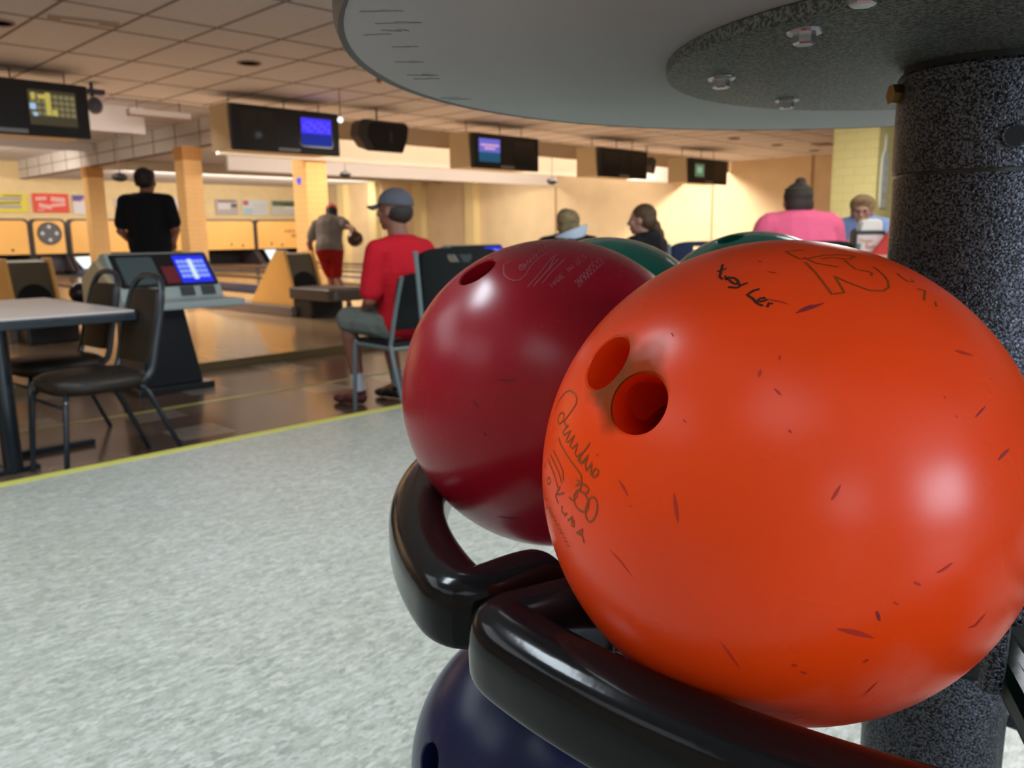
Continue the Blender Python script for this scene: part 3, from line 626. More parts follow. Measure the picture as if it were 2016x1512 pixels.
# bowling pin shaped sign on the pillar
t = thing('pin_sign', 'white bowling pin shaped sign on the yellow pillar edge', 'sign', (12.87, 4.755, 1.40), 0)
prof = [(0.0, 0.0), (0.09, 0.0), (0.12, 0.06), (0.13, 0.3), (0.13, 0.6), (0.11, 0.74), (0.035, 0.84), (0.02, 0.95), (0.03, 1.02), (0.0, 1.06)]
bm = new(); prism(bm, prof + [(-a, b) for a, b in prof[-2:0:-1]], lambda a, b: (a, -0.015, b), lambda a, b: (a, 0.015, b)); obj('board', bm, mat('white_sign', (0.8, 0.82, 0.8), 0.4), t)
bm = new(); box(bm, (-0.09, -0.02, 0.14), (0.09, -0.015, 0.155)); box(bm, (-0.09, -0.02, 0.19), (0.09, -0.015, 0.205)); obj('stripe', bm, mat('gold_stripe', (0.7, 0.5, 0.2), 0.5), t)
bm = new()
for k in range(3): bx(bm, (0, -0.018, 0.34 + 0.15 * k), (0.05, 0.005, 0.05))
obj('print', bm, mat('grey_print', (0.5, 0.55, 0.6), 0.5), t)
# ---------------------------------------------------------------- round table with ball rack (foreground)
PX, PY = 0.643, 0.173
def polar(r, deg, z): a = math.radians(deg); return Vector((r * math.cos(a), r * math.sin(a), z))
rack = thing('ball_rack', 'round table on a hammertone post with black cradles holding bowling balls', 'ball rack', (PX, PY, Z_N), 0)
TZ = CAMZ + 0.1176 - Z_N
bm = new(); lathe(bm, [(0.0, 0.0), (0.424, 0.0), (0.4275, 0.002)], seg=128); o = obj('tabletop_underside', bm, m_tunder, rack, smooth=True, loc=(0, 0, TZ))
o['label'] = 'grey painted underside of the tabletop'
# scuffs on the underside
bm = new()
rnd = random.Random(5)
for px, py, ln, a in ((745, 22, .05, .1), (780, 45, .06, .05), (735, 68, .03, .0), (800, 122, .04, .3), (828, 148, .05, .35), (835, 155, .04, .1), (900, 195, .045, .1), (880, 192, .03, 0), (770, 60, .03, .4), (790, 92, .03, .2)):
    p = on_z(px, py, CAMZ + 0.1176) - Vector((PX, PY, 0))
    bx(bm, (p.x, p.y, TZ - 0.0003), (ln * 0.4, 0.0016, 0.0003), rz=-0.9 + a)
    bx(bm, (p.x + 0.004, p.y - 0.006, TZ - 0.0003), (ln * 0.25, 0.001, 0.0003), rz=-0.7 + a)
obj('scuff_marks', bm, mat('grey_scuff', (0.30, 0.305, 0.295), 0.7), rack)['kind'] = 'stuff'
bm = new(); lathe(bm, [(0.4275, 0.002), (0.431, 0.0), (0.4335, 0.006), (0.4335, 0.030), (0.4275, 0.034), (0.0, 0.034)], seg=128); obj('tabletop', bm, mat('dark_tabletop_edge', (0.035, 0.03, 0.03), 0.4), rack, smooth=True, loc=(0, 0, TZ))
bm = new(); lathe(bm, [(0.0, -0.009), (0.212, -0.009), (0.2145, -0.008), (0.2150, -0.001), (0.0, -0.001)], seg=96); obj('mounting_plate', bm, m_hamg, rack, smooth=True, loc=(0, 0, TZ))
for k, (px, py) in enumerate(((1584, 62), (1420, 154), (1549, 197), (1700, -20), (1760, 180), (1900, 200), (2100, 60))):
    p = on_z(px, py, CAMZ + 0.1082) - Vector((PX, PY, Z_N))
    if k > 3:
        a = math.degrees(math.atan2((on_z(1584, 62, CAMZ + .1082) - Vector((PX, PY, 0))).y, (on_z(1584, 62, CAMZ + .1082) - Vector((PX, PY, 0))).x)) - 47.5 * (k - 1); p = polar(0.186, a, 0)
    bm = new(); lathe(bm, [(0.0, -0.0108), (0.0092, -0.0108), (0.0100, -0.0098), (0.0100, -0.009), (0.0, -0.009)], seg=24)
    lathe(bm, [(0.0, -0.0165), (0.0054, -0.0165), (0.0062, -0.0155), (0.0062, -0.0105), (0.0, -0.0105)], seg=6)
    obj('bolt', bm, m_bolt, rack, loc=(p.x, p.y, TZ))
# post: table sleeve on top, pipe below
SZ = CAMZ + 0.104 - Z_N; GZ = CAMZ + 0.036 - Z_N
bm = new(); lathe(bm, [(0.0, GZ - 0.03), (0.0525, GZ - 0.03), (0.0525, TZ - 0.009), (0.0, TZ - 0.009)], seg=64); obj('inner_pipe', bm, m_black, rack, smooth=True)
bm = new(); lathe(bm, [(0.0555, GZ + 0.0015), (0.056, GZ + 0.004), (0.056, SZ - 0.002), (0.0545, SZ), (0.0525, SZ)], seg=64); o = obj('table_sleeve', bm, m_ham, rack, smooth=True)
bm = new(); lathe(bm, [(0.0545, 0.64), (0.0550, GZ - 0.004), (0.0545, GZ - 0.0012), (0.0525, GZ - 0.0012)], seg=64); obj('post', bm, m_ham, rack, smooth=True)
bm = new(); lathe(bm, [(0.0, 0.01), (0.0495, 0.01), (0.0495, 0.64), (0.0, 0.64)], seg=64); obj('lower_post', bm, m_ham, rack, smooth=True)
def post_pt(px, py, R):
    u = ray(px, py); b = u.x * PX + u.y * PY; a = u.x ** 2 + u.y ** 2; c_ = PX * PX + PY * PY - R * R
    t_ = (b - math.sqrt(max(b * b - a * c_, 0))) / a; return Vector((u.x * t_ - PX, u.y * t_ - PY, u.z * t_ + CAMZ - Z_N))
p = post_pt(1997, 267, 0.0562); n_ = Vector((p.x, p.y, 0)).normalized()
bm = new(); cyl(bm, p - n_ * 0.002, p + n_ * 0.0008, 0.0062, 0.0062, 20); obj('screw_recess', bm, mat('black_recess', (0.004, 0.004, 0.005), 0.7), rack)
bm = new()
u_, v_, d_ = frame_of(n_)
tube(bm, [p + n_ * 0.0004 + (u_ * math.cos(a) + v_ * math.sin(a)) * 0.0068 for a in [2 * PI * k / 20 for k in range(21)]], 0.0009, 6); obj('recess_rim', bm, m_ham, rack)
p = post_pt(1770, 186, 0.056); n_ = Vector((p.x, p.y, 0)).normalized()
bm = new(); side = Vector((VX.x, VY.x, 0)).normalized() * -1
cyl(bm, p, p + side * 0.006, 0.0075, 0.007, 6); obj('set_screw', bm, m_brass, rack)
bm = new(); lathe(bm, [(0.0, 0.0), (0.30, 0.0), (0.30, 0.008), (0.06, 0.016), (0.055, 0.03), (0.0, 0.03)], seg=64); obj('floor_plate', bm, m_ham, rack, smooth=True)
# cradles: a C shaped casting per ball
SEC = []
for k in range(9):
    a = PI * k / 8
    SEC.append((0.0195 * math.cos(a) if abs(math.cos(a)) > 1e-6 else 0, 0.0 + 0.0145 * (math.sin(a)) ** 0.8 if math.sin(a) > 0 else 0))
SEC = SEC + [(-0.0198, -0.003), (-0.0198, -0.018), (-0.0190, -0.022), (-0.0150, -0.0245), (0.0150, -0.0245), (0.0190, -0.022), (0.0198, -0.018), (0.0198, -0.003)]
def cradle(tier_z, mid, half=21.3, name='cradle'):
    # path in polar coordinates: arm end, corner, rim arc, corner, arm end
    pts = []
    def pt(r, a, z): v = polar(r, a, z); return v
    z0 = tier_z
    arm = []
    for (r, da, dz) in ((0.334, 18.4, -0.004), (0.339, 18.6, 0.000), (0.350, 18.9, 0.001), (0.362, 19.2, 0.001), (0.374, 19.5, 0.0), (0.385, 19.8, 0.0), (0.3925, 19.5, 0.0), (0.3945, 18.2, 0.0), (0.3945, 16.5, 0.0)):
        arm.append((r, da, dz))
    arc = [(0.3945, a, 0.0) for a in (14, 10, 5, 0, -5, -10, -14)]
    path = [(r, mid + da, dz) for r, da, dz in arm] + [(r, mid + a, dz) for r, a, dz in arc] + [(r, mid - da, dz) for r, da, dz in arm[::-1]]
    pts = [polar(r, a, z0 + dz) for r, a, dz in path]
    bm = bmesh.new(); rings = []; n_ = len(pts)
    for i, p in enumerate(pts):
        d = (pts[min(i + 1, n_ - 1)] - pts[max(i - 1, 0)]); d.z = 0; d.normalize()
        side = Vector((d.y, -d.x, 0))
        k = min(i, n_ - 1 - i); s = {0: 0.78, 1: 1.0}.get(k, 1.0)
        rings.append([bm.verts.new(p + side * (a * s) + Vector((0, 0, b * s - 0.012 * (1 - s)))) for a, b in SEC])
    m_ = len(SEC)
    for a, b in zip(rings, rings[1:]):
        for k in range(m_): bm.faces.new((a[k], a[(k + 1) % m_], b[(k + 1) % m_], b[k]))
    bm.faces.new(rings[0][::-1]); bm.faces.new(rings[-1])
    o = obj('cradle', bm, m_cradle, rack, smooth=True)
    s_ = o.modifiers.new('s', 'SUBSURF'); s_.levels = 2; s_.render_levels = 2
    return o
TOP = CAMZ - 0.1895 - Z_N; LOW = TOP - 0.276
for k in range(8):
    cradle(TOP, 141.2 + 45 * k)
for k in range(8):
    cradle(LOW, 141.2 + 45 * k)
# brackets between post and cradles, inner support rings and hubs
for z in (TOP, LOW):
    for k in range(8):
        bm = new(); a = 141.2 + 45 * k + 22.5
        for s in (-1.6, 1.6):
            p0 = polar(0.045, a, z - 0.055); p1 = polar(0.335, a + s, z - 0.034)
            tube(bm, [p0, polar(0.2, a + s * 0.7, z - 0.058), polar(0.30, a + s, z - 0.055), p1], 0.0095, 10, sm=4)
        obj('bracket', bm, m_cradle, rack, smooth=True)
    bm = new(); tube(bm, [polar(0.205, 6 * k, z - 0.004) for k in range(61)], 0.007, 10); obj('support_ring', bm, m_ham, rack, smooth=True)
    for k in range(8):
        bm = new(); tube(bm, [polar(0.205, 22.5 + 45 * k, z - 0.004), polar(0.20, 22.5 + 45 * k, z - 0.05)], 0.006, 8); obj('ring_post', bm, m_ham, rack)
    bm = new(); lathe(bm, [(0.0502, -0.102), (0.095, -0.102), (0.10, -0.097), (0.10, -0.045), (0.095, -0.04), (0.0502, -0.04)], seg=48); obj('hub', bm, m_black, rack, smooth=True, loc=(0, 0, z))

# ---------------------------------------------------------------- bowling balls
R_B = 0.1085
def ballmat(name, col, rough, stain=None, coat=0.0, var=0.06):
    m = mat(name, col, rough, spec=0.36, coat=coat, var=(14, var), coatr=0.12)
    nt, N, L, B = nodes(m)
    # faint handling wear in the gloss
    tc = N.new('ShaderNodeTexCoord'); vl = N.new('ShaderNodeVectorMath'); vl.operation = 'LENGTH'; L.new(tc.outputs['Object'], vl.inputs[0]); gt = N.new('ShaderNodeMath'); gt.operation = 'GREATER_THAN'; gt.inputs[1].default_value = 0.1066; L.new(vl.outputs['Value'], gt.inputs[0])
    n = N.new('ShaderNodeTexNoise'); n.inputs['Scale'].default_value = 22; n.inputs['Detail'].default_value = 6
    L.new(tc.outputs['Object'], n.inputs['Vector'])
    mr = N.new('ShaderNodeMapRange'); mr.inputs['To Min'].default_value = rough * 0.85; mr.inputs['To Max'].default_value = rough * 1.25
    L.new(n.outputs['Fac'], mr.inputs['Value']); L.new(mr.outputs[0], B.inputs['Roughness'])
    if stain:
        src = B.inputs['Base Color'].links[0].from_socket
        mixs = src; sp_ = []
        for (pt, rad, scol, amt) in stain:
            d = N.new('ShaderNodeVectorMath'); d.operation = 'DISTANCE'; d.inputs[1].default_value = pt; L.new(tc.outputs['Object'], d.inputs[0])
            n2 = N.new('ShaderNodeTexNoise'); n2.inputs['Scale'].default_value = 60; L.new(tc.outputs['Object'], n2.inputs['Vector'])
            ad = N.new('ShaderNodeMath'); ad.operation = 'MULTIPLY_ADD'; ad.inputs[1].default_value = 0.010; L.new(n2.outputs['Fac'], ad.inputs[0]); L.new(d.outputs['Value'], ad.inputs[2])
            mr = N.new('ShaderNodeMapRange'); mr.inputs['From Min'].default_value = rad + 0.009; mr.inputs['From Max'].default_value = rad + 0.003
            mr.inputs['To Max'].default_value = amt; L.new(ad.outputs[0], mr.inputs['Value'])
            mg = N.new('ShaderNodeMath'); mg.operation = 'MULTIPLY'; L.new(mr.outputs[0], mg.inputs[0]); L.new(gt.outputs[0], mg.inputs[1]); mr = mg
            mx = N.new('ShaderNodeMix'); mx.data_type = 'RGBA'; L.new(mr.outputs[0], mx.inputs[0]); L.new(mixs, mx.inputs[6]); mx.inputs[7].default_value = (*scol, 1)
            mixs = mx.outputs[2]
            mr2 = N.new('ShaderNodeMath'); mr2.operation = 'MULTIPLY_ADD'; mr2.inputs[1].default_value = -0.42; mr2.inputs[2].default_value = 0.36; mr2.use_clamp = True; L.new(mr.outputs[0], mr2.inputs[0])
            sp_.append(mr2.outputs[0])
        L.new(mixs, B.inputs['Base Color'])
        cur = sp_[0]
        for s_ in sp_[1:]:
            mn = N.new('ShaderNodeMath'); mn.operation = 'MINIMUM'; L.new(cur, mn.inputs[0]); L.new(s_, mn.inputs[1]); cur = mn.outputs[0]
        L.new(cur, B.inputs['Specular IOR Level'])
    return m
def ball(c, m, holes, label, cat='bowling ball', group='bowling balls on the rack', R=R_B, seg=128):
    bm = new(); sph(bm, (0, 0, 0), R, seg=seg, rings=seg // 2)
    o = obj('bowling_ball', bm, m, smooth=True, loc=c); o.location = c
    cs = []
    for hspec in holes:
        n, r = hspec[0], hspec[1]; k_ = hspec[2] if len(hspec) > 2 else 0.0
        n = Vector(n).normalized(); b = new(); ax = (n * (1 - k_) + (Vector((0, 0, CAMZ)) - (Vector(c) + n * R)).normalized() * k_).normalized()
        cyl(b, n * R - ax * 0.15, n * R + ax * 0.02, r, r, 40)
        cs.append(b)
        b = new(); cyl(b, n * (math.sqrt(R * R - r * r) - 0.0012), n * (R + 0.01), r, r + 0.0112, 40); cs.append(b)
    if cs: boole(o, cs, 25)
    return tag(o, label, cat, group)
# strokes drawn on a ball through photograph pixels
def strokes(name, parent, c, lines, wpx, m, R=R_B, off=0.00018, src=(0, 0, 1.0), taper=False):
    stuff = 'scuff' in name
    ox, oy, s = src; bm = new()
    for ln in lines:
        w = wpx
        if isinstance(ln, tuple) and isinstance(ln[0], (int, float)): w, ln = ln
        ln = [(ox + a / s, oy + b / s) for a, b in ln]
        pts = []
        for (a, b), (a2, b2) in zip(ln, ln[1:]):
            k = max(1, int(math.hypot(a2 - a, b2 - b) / 5))
            pts += [(a + (a2 - a) * j / k, b + (b2 - b) * j / k) for j in range(k)]
        pts.append(ln[-1])
        N_ = [on_ball(a, b, c, R) for a, b in pts]
        prev = None; n_ = len(N_)
        for i, v in enumerate(N_):
            d = (N_[min(i + 1, n_ - 1)] - N_[max(i - 1, 0)])
            if d.length < 1e-7: continue
            side = v.cross(d).normalized()
            ww = w * (math.sin(PI * (i + 0.5) / n_) if taper else 1.0)
            a = bm.verts.new((v + side * ww / R).normalized() * (R + off)); b = bm.verts.new((v - side * ww / R).normalized() * (R + off))
            if prev: bm.faces.new((prev[0], a, b, prev[1]))
            prev = (a, b)
    o = obj(name, bm, m, parent, smooth=True)
    if stuff: o['kind'] = 'stuff'
    return o
def zig(p0, p1, n, amp):
    """a run of script-like waves between two points"""
    p0 = Vector(p0); p1 = Vector(p1); d = p1 - p0; s = Vector((-d.y, d.x)).normalized()
    out = []
    for k in range(2 * n + 1):
        q_ = p0 + d * (k / (2 * n)) + s * (amp if k % 2 else -amp) * (1.0 if k % 4 else 0.7)
        out.append((q_.x, q_.y))
    return out
def loop(cx, cy, rx, ry, rot=0.0, a0=0, a1=360, n=14):
    out = []
    for k in range(n + 1):
        a = math.radians(a0 + (a1 - a0) * k / n); x = rx * math.cos(a); y = ry * math.sin(a)
        out.append((cx + x * math.cos(rot) - y * math.sin(rot), cy + x * math.sin(rot) + y * math.cos(rot)))
    return out
GL = {'M': [[(0, 0), (0, 1), (.5, .4), (1, 1), (1, 0)]], 'A': [[(0, 0), (.5, 1), (1, 0)], [(.2, .4), (.8, .4)]], 'D': [[(0, 0), (0, 1), (.6, .9), (.9, .5), (.6, .1), (0, 0)]],
      'E': [[(1, 0), (0, 0), (0, 1), (1, 1)], [(0, .5), (.8, .5)]], 'I': [[(.5, 0), (.5, 1)]], 'N': [[(0, 0), (0, 1), (1, 0), (1, 1)]], 'U': [[(0, 1), (0, .2), (.5, 0), (1, .2), (1, 1)]],
      'S': [[(0, .15), (.5, 0), (1, .25), (0, .75), (.5, 1), (1, .85)]], '2': [[(0, .8), (.5, 1), (1, .75), (0, 0), (1, 0)]], '9': [[(1, .6), (.5, .45), (0, .75), (.5, 1), (1, .8), (1, .3), (.6, 0)]],
      '0': [[(.5, 0), (0, .3), (0, .7), (.5, 1), (1, .7), (1, .3), (.5, 0)]], '5': [[(1, 1), (.1, 1), (0, .55), (.7, .6), (1, .3), (.6, 0), (0, .1)]], '3': [[(0, .9), (.5, 1), (.9, .75), (.4, .5), (1, .3), (.5, 0), (0, .1)]],
      '.': [[(.4, 0), (.55, .08)]], ' ': []}
def word(txt, p0, p1, up, gap=0.25):
    p0 = Vector(p0); p1 = Vector(p1); up = Vector(up); n = len(txt); step = (p1 - p0) / n; out = []
    for k, ch in enumerate(txt):
        for ln in GL[ch]: out.append([tuple(p0 + step * k + step * (x * (1 - gap)) + up * y) for x, y in ln])
    return out
c_or = Vector((0.3478, 0.1689, CAMZ - 0.1127)); c_rd = Vector((0.4334, 0.3811, CAMZ - 0.1127))
h1 = on_ball(1192, 711, c_or, R_B); h2 = on_ball(1255, 793, c_or, R_B)
mid_ = (h1 + h2) / 2 * R_B; h3 = on_ball(1272, 705, c_or, R_B); h4 = on_ball(1200, 785, c_or, R_B)
st = [(tuple((h1 * 0.25 + h2 * 0.75).normalized() * R_B), 0.0150, (0.13, 0.032, 0.006), 0.8), (tuple((h1 * 0.8 + h2 * 0.2).normalized() * R_B), 0.0145, (0.22, 0.05, 0.009), 0.7), (tuple((h1 * .5 + h2 * .5).normalized() * R_B), 0.0125, (0.20, 0.045, 0.008), 0.75), (tuple(h3 * R_B), 0.008, (0.45, 0.05, 0.006), 0.6), (tuple(h4 * R_B), 0.004, (0.30, 0.05, 0.008), 0.6)]
m_or = ballmat('orange_ball_plastic', (0.95, 0.062, 0.004), 0.27, st)
orange = ball(c_or, m_or, [(h1, 0.0125, 0.2), (h2, 0.0125, 0.55)], 'scuffed bright orange bowling ball with two finger holes, nearest the camera', seg=160)
m_ink = mat('brown_engraving', (0.26, 0.055, 0.004), 0.5); m_pen = mat('black_marker', (0.05, 0.012, 0.006), 0.5)
S2 = (1400, 470, 4.032)
strokes('handwriting', orange, c_or, [[(92, 205), (78, 262), (68, 305), (92, 325)], [(48, 264), (85, 250), (122, 238)], [(112, 296), (122, 330), (140, 306), (164, 312)], loop(180, 335, 42, 20, 0.5), [(205, 345), (235, 372), (290, 352)], [(235, 372), (205, 392), (135, 385)],
    [(385, 400), (335, 415), (285, 448), (330, 475), (360, 510)], [(385, 500), (440, 492), (420, 470), (380, 480), (365, 515), (410, 535)], [(445, 545), (460, 512), (490, 520)]], 0.00055, m_pen, src=S2)
strokes('logo_engraving', orange, c_or, [
    [(590, 103), (700, 160), (770, 158), (900, 132), (1020, 128), (1140, 140), (1100, 165), (960, 150), (880, 162)], [(590, 103), (650, 96), (735, 90)],
    [(748, 188), (830, 268), (900, 360), (960, 442), (1060, 428), (1020, 360), (980, 298), (1080, 345), (1170, 380), (1260, 412), (1370, 415), (1412, 385), (1405, 335), (1370, 290), (1330, 255), (1290, 225)],
    [(1060, 170), (1100, 205), (1150, 245)], [(1170, 250), (1235, 258), (1285, 275), (1270, 295)], [(740, 150), (830, 195), (1010, 225)], [(1480, 275), (1500, 300), (1560, 340), (1610, 345), (1590, 325)], [(1640, 400), (1700, 415), (1690, 490)], [(1780, 500), (1790, 540)]], 0.00040, m_ink, src=S2)
S3 = (1060, 760, 4.45)
strokes('maker_engraving', orange, c_or, [
    [(150, 200), (185, 120), (235, 55), (275, 38), (320, 65), (338, 110), (330, 160), (300, 205), (265, 255), (235, 295), (215, 320)], loop(198, 280, 24, 50, 0.3),
    [(225, 310), (245, 350), (262, 345), (215, 395), (225, 430), (285, 390), (240, 480), (260, 490), (320, 430), (275, 525), (300, 545), (345, 500), (320, 590), (340, 620), (385, 580), (360, 640), (380, 680), (440, 600), (410, 680), (420, 740), (470, 670), (455, 780), (500, 720), (530, 740), (520, 775), (480, 800), (470, 760)],
    [(455, 495), (420, 545), (370, 610), (345, 650), (365, 670), (400, 650)], [(510, 605), (520, 600)],
    [(180, 455), (195, 510), (240, 590), (290, 665), (340, 730), (375, 780), (380, 860)], [(340, 820), (375, 850), (370, 900), (330, 920), (345, 960), (300, 1000), (270, 975)],
    loop(375, 1010, 60, 95, -0.35), loop(465, 1080, 50, 110, 0.15), loop(380, 900, 60, 42, 0.2, 200, 420),
    [(130, 560), (215, 740), (220, 830)], [(105, 600), (180, 760), (205, 850)], [(85, 640), (140, 780), (175, 900)],
    [(150, 960), (190, 880)], [(150, 960), (175, 1030)], [(170, 950), (225, 935)], [(208, 1045), (205, 1095), (232, 1135), (250, 1110)], [(260, 1180), (300, 1140), (290, 1220), (315, 1235), (310, 1170)], [(335, 1290), (390, 1250), (380, 1300), (402, 1375)], [(345, 1285), (375, 1310)],
    [(55, 680), (62, 720)], loop(92, 830, 14, 30), [(50, 900), (60, 990), (75, 1000)]], 0.00038, m_ink, src=S3)
strokes('serial_engraving', orange, c_or, [zig((78, 1040), (268, 1408), 10, 14)], 0.00032, m_ink, src=S3)
m_scf = mat('purple_scuff', (0.24, 0.012, 0.03), 0.6); m_scf2 = mat('red_brown_scuff', (0.50, 0.022, 0.008), 0.6)
strokes('deep_scuff', orange, c_or, [(0.0007, [(1566, 617), (1585, 610), (1622, 597)]), (0.0004, [(1573, 612), (1600, 600)]), (0.0006, [(1726, 1203), (1732, 1222)]), (0.0005, [(1965, 906), (1986, 884)]), (0.0003, [(1920, 822), (1940, 800)])], 0.0005, m_scf, taper=True)
strokes('scuff_marks', orange, c_or, [(0.0005, [(1218, 945), (1228, 960), (1236, 976)]), (0.0007, [(1327, 970), (1330, 995), (1335, 1030)]), (0.0003, [(1200, 1082), (1222, 1105), (1245, 1135)]), (0.0004, [(1418, 1262), (1435, 1285), (1458, 1318)]),
    (0.0011, [(1648, 1238), (1680, 1244), (1722, 1256)]), (0.0003, [(1697, 1372), (1712, 1358), (1730, 1340)]), (0.0006, [(1905, 1236), (1920, 1232), (1940, 1208)]), (0.0005, [(1845, 1128), (1860, 1120), (1875, 1108)]), (0.0006, [(1800, 1146), (1812, 1152)]), (0.0007, [(1560, 1308), (1570, 1311)]), (0.0006, [(1577, 1322), (1588, 1326)]),
    (0.0005, [(1637, 985), (1648, 968), (1655, 955)]), (0.0004, [(1505, 588), (1540, 595), (1555, 600)]), (0.0005, [(1492, 515), (1500, 516)]), (0.0004, [(1510, 535), (1530, 538)]), (0.0005, [(1553, 846), (1558, 852)]), (0.0004, [(1345, 826), (1350, 832)]), (0.0004, [(1537, 700), (1534, 710)]), (0.0005, [(1498, 728), (1494, 742)]), (0.0004, [(1525, 765), (1538, 778)]),
    (0.0004, [(1858, 780), (1862, 784)]), (0.0003, [(1882, 818), (1884, 822)]), (0.0006, [(1700, 1304), (1710, 1298)]), (0.0005, [(1760, 1186), (1768, 1190)]), (0.0004, [(1322, 656), (1326, 662)]), (0.0007, [(1880, 690), (1915, 700)]), (0.0004, [(1240, 995), (1243, 998)])], 0.0005, m_scf2, taper=True)
m_rd = ballmat('crimson_ball_plastic', (0.34, 0.006, 0.020), 0.25)
hr = on_ball(938, 533, c_rd, R_B)
red = ball(c_rd, m_rd, [(hr, 0.0135, 0.1)], 'dark crimson bowling ball with engraved lettering, left of the orange ball', seg=160)
S1 = (980, 470, 8.064); m_en = mat('pale_engraving', (0.42, 0.10, 0.13), 0.6)
strokes('maker_engraving', red, c_rd, [[(95, 480), (95, 560), (150, 625), (250, 665), (350, 655), (440, 575), (520, 440), (640, 320), (760, 235)], loop(390, 450, 55, 45, -0.5), loop(392, 440, 24, 20), zig((440, 420), (760, 110), 7, 40), [(95, 480), (90, 420), (200, 360)],
    [(470, 770), (620, 600), (880, 280)], [(560, 760), (760, 540), (960, 325)], [(600, 710), (800, 490), (930, 250)], [(700, 715), (880, 500), (1060, 330)]]
    + word('MADE IN U.S.', (870, 770), (1480, 240), (-52, -52)), 0.00032, m_en, src=S1)
strokes('serial_engraving', red, c_rd, word('2N9005532', (1290, 775), (1700, 370), (-80, -95), 0.3), 0.00036, m_en, src=S1)
strokes('scuff_marks', red, c_rd, [(0.0005, [(980, 748), (1000, 750), (1022, 745)]), (0.0006, [(978, 1016), (1000, 1020), (1025, 1020)]), (0.0005, [(930, 788), (944, 804)]), (0.0004, [(952, 852), (958, 858)])], 0.0005, mat('dark_scuff', (0.10, 0.004, 0.008), 0.6), taper=True)
m_gr = ballmat('teal_green_ball_plastic', (0.006, 0.21, 0.145), 0.12)
g1 = ball(Vector((0.6115, 0.4735, CAMZ - 0.1127)), m_gr, [], 'teal green bowling ball behind the crimson ball')
c_g2 = Vector((0.7726, 0.4073, CAMZ - 0.1090))
g2 = ball(c_g2, m_gr, [(on_ball(1437, 468, c_g2, R_B), 0.013)], 'teal green bowling ball with a finger hole, behind the orange ball')
c_bl = Vector((0.4148, 0.3627, CAMZ - 0.3887))
m_bl = ballmat('navy_ball_plastic', (0.006, 0.010, 0.045), 0.25, var=0.1)
bl = ball(c_bl, m_bl, [(on_ball(843, 1500, c_bl, R_B), 0.0125)], 'dark navy bowling ball on the lower tier under the black cradles')

# ---------------------------------------------------------------- chairs
m_vinyl = mat('dark_brown_vinyl', (0.022, 0.016, 0.012), 0.42, spec=0.35)
m_tube = mat('dark_blue_black_tube', (0.012, 0.020, 0.028), 0.25, spec=0.7)
def vinyl_chair(label, loc, rz):
    t = thing('stacking_chair', label, 'chair', loc, rz, 'black vinyl chairs at the table')
    P = []
    for k in range(28):
        a = 2 * PI * k / 28; c_, s_ = math.cos(a), math.sin(a); e = 0.62
        P.append((0.205 * math.copysign(abs(c_) ** e, c_), 0.21 * math.copysign(abs(s_) ** e, s_)))
    bm = new()
    rings = []
    for sc_, z in ((0.93, 0.395), (1.02, 0.405), (1.05, 0.430), (1.02, 0.455), (0.90, 0.470), (0.5, 0.478)):
        rings.append([bm.verts.new((x * sc_, y * sc_, z)) for x, y in P])
    for a, b in zip(rings, rings[1:]):
        for k in range(28): bm.faces.new((a[k], a[(k + 1) % 28], b[(k + 1) % 28], b[k]))
    bm.faces.new(rings[0][::-1]); bm.faces.new(rings[-1]); obj('seat', bm, m_vinyl, t, smooth=True, ang=60)
    # back pad
    def bk(z): return -0.20 - 0.27 * (z - 0.46)
    bm = new(); pr = []
    for z, wdt in ((0.50, 0.150), (0.53, 0.160), (0.65, 0.163), (0.75, 0.156), (0.82, 0.140), (0.84, 0.125)):
        pr.append((z, wdt))
    rows = []
    for z, wdt in pr:
        row = []
        for k in range(16):
            a = 2 * PI * k / 16; x = wdt * math.copysign(abs(math.cos(a)) ** 0.5, math.cos(a)); y = 0.017 * math.copysign(abs(math.sin(a)) ** 0.7, math.sin(a))
            row.append(bm.verts.new((x, bk(z) + y, z)))
        rows.append(row)
    for a, b in zip(rows, rows[1:]):
        for k in range(16): bm.faces.new((a[k], a[(k + 1) % 16], b[(k + 1) % 16], b[k]))
    bm.faces.new(rows[0][::-1]); bm.faces.new(rows[-1]); obj('backrest', bm, m_vinyl, t, smooth=True, ang=60)
    bm = new(); r = 0.015
    tube(bm, [(-0.175, -0.14, 0.42), (-0.18, -0.20, 0.46), (-0.178, bk(0.6), 0.6), (-0.170, bk(0.76), 0.76), (-0.150, bk(0.84), 0.84), (-0.10, bk(0.89), 0.89), (0, bk(0.905), 0.905), (0.10, bk(0.89), 0.89), (0.150, bk(0.84), 0.84), (0.170, bk(0.76), 0.76), (0.178, bk(0.6), 0.6), (0.18, -0.20, 0.46), (0.175, -0.14, 0.42)], r, 10, sm=4)
    obj('back_frame', bm, m_tube, t, smooth=True)
    for s in (-1, 1):
        bm = new(); tube(bm, [(s * 0.13, 0.17, 0.405), (s * 0.175, 0.18, 0.385), (s * 0.195, 0.195, 0.33), (s * 0.205, 0.225, 0.0)], 0.012, 10, sm=5); obj('leg', bm, m_tube, t, smooth=True)
        bm = new(); tube(bm, [(s * 0.17, -0.13, 0.41), (s * 0.185, -0.17, 0.38), (s * 0.20, -0.25, 0.2), (s * 0.21, -0.335, 0.0)], 0.012, 10, sm=5); obj('leg', bm, m_tube, t, smooth=True)
    bm = new(); tube(bm, [(-0.19, 0.185, 0.345), (0.19, 0.185, 0.345)], 0.008, 8); obj('stretcher', bm, m_tube, t)
    bm = new(); tube(bm, [(-0.15, -0.16, 0.405), (-0.15, 0.17, 0.405), (0.15, 0.17, 0.405), (0.15, -0.16, 0.405), (-0.15, -0.16, 0.405)], 0.011, 8); obj('seat_frame', bm, m_tube, t)
    return t
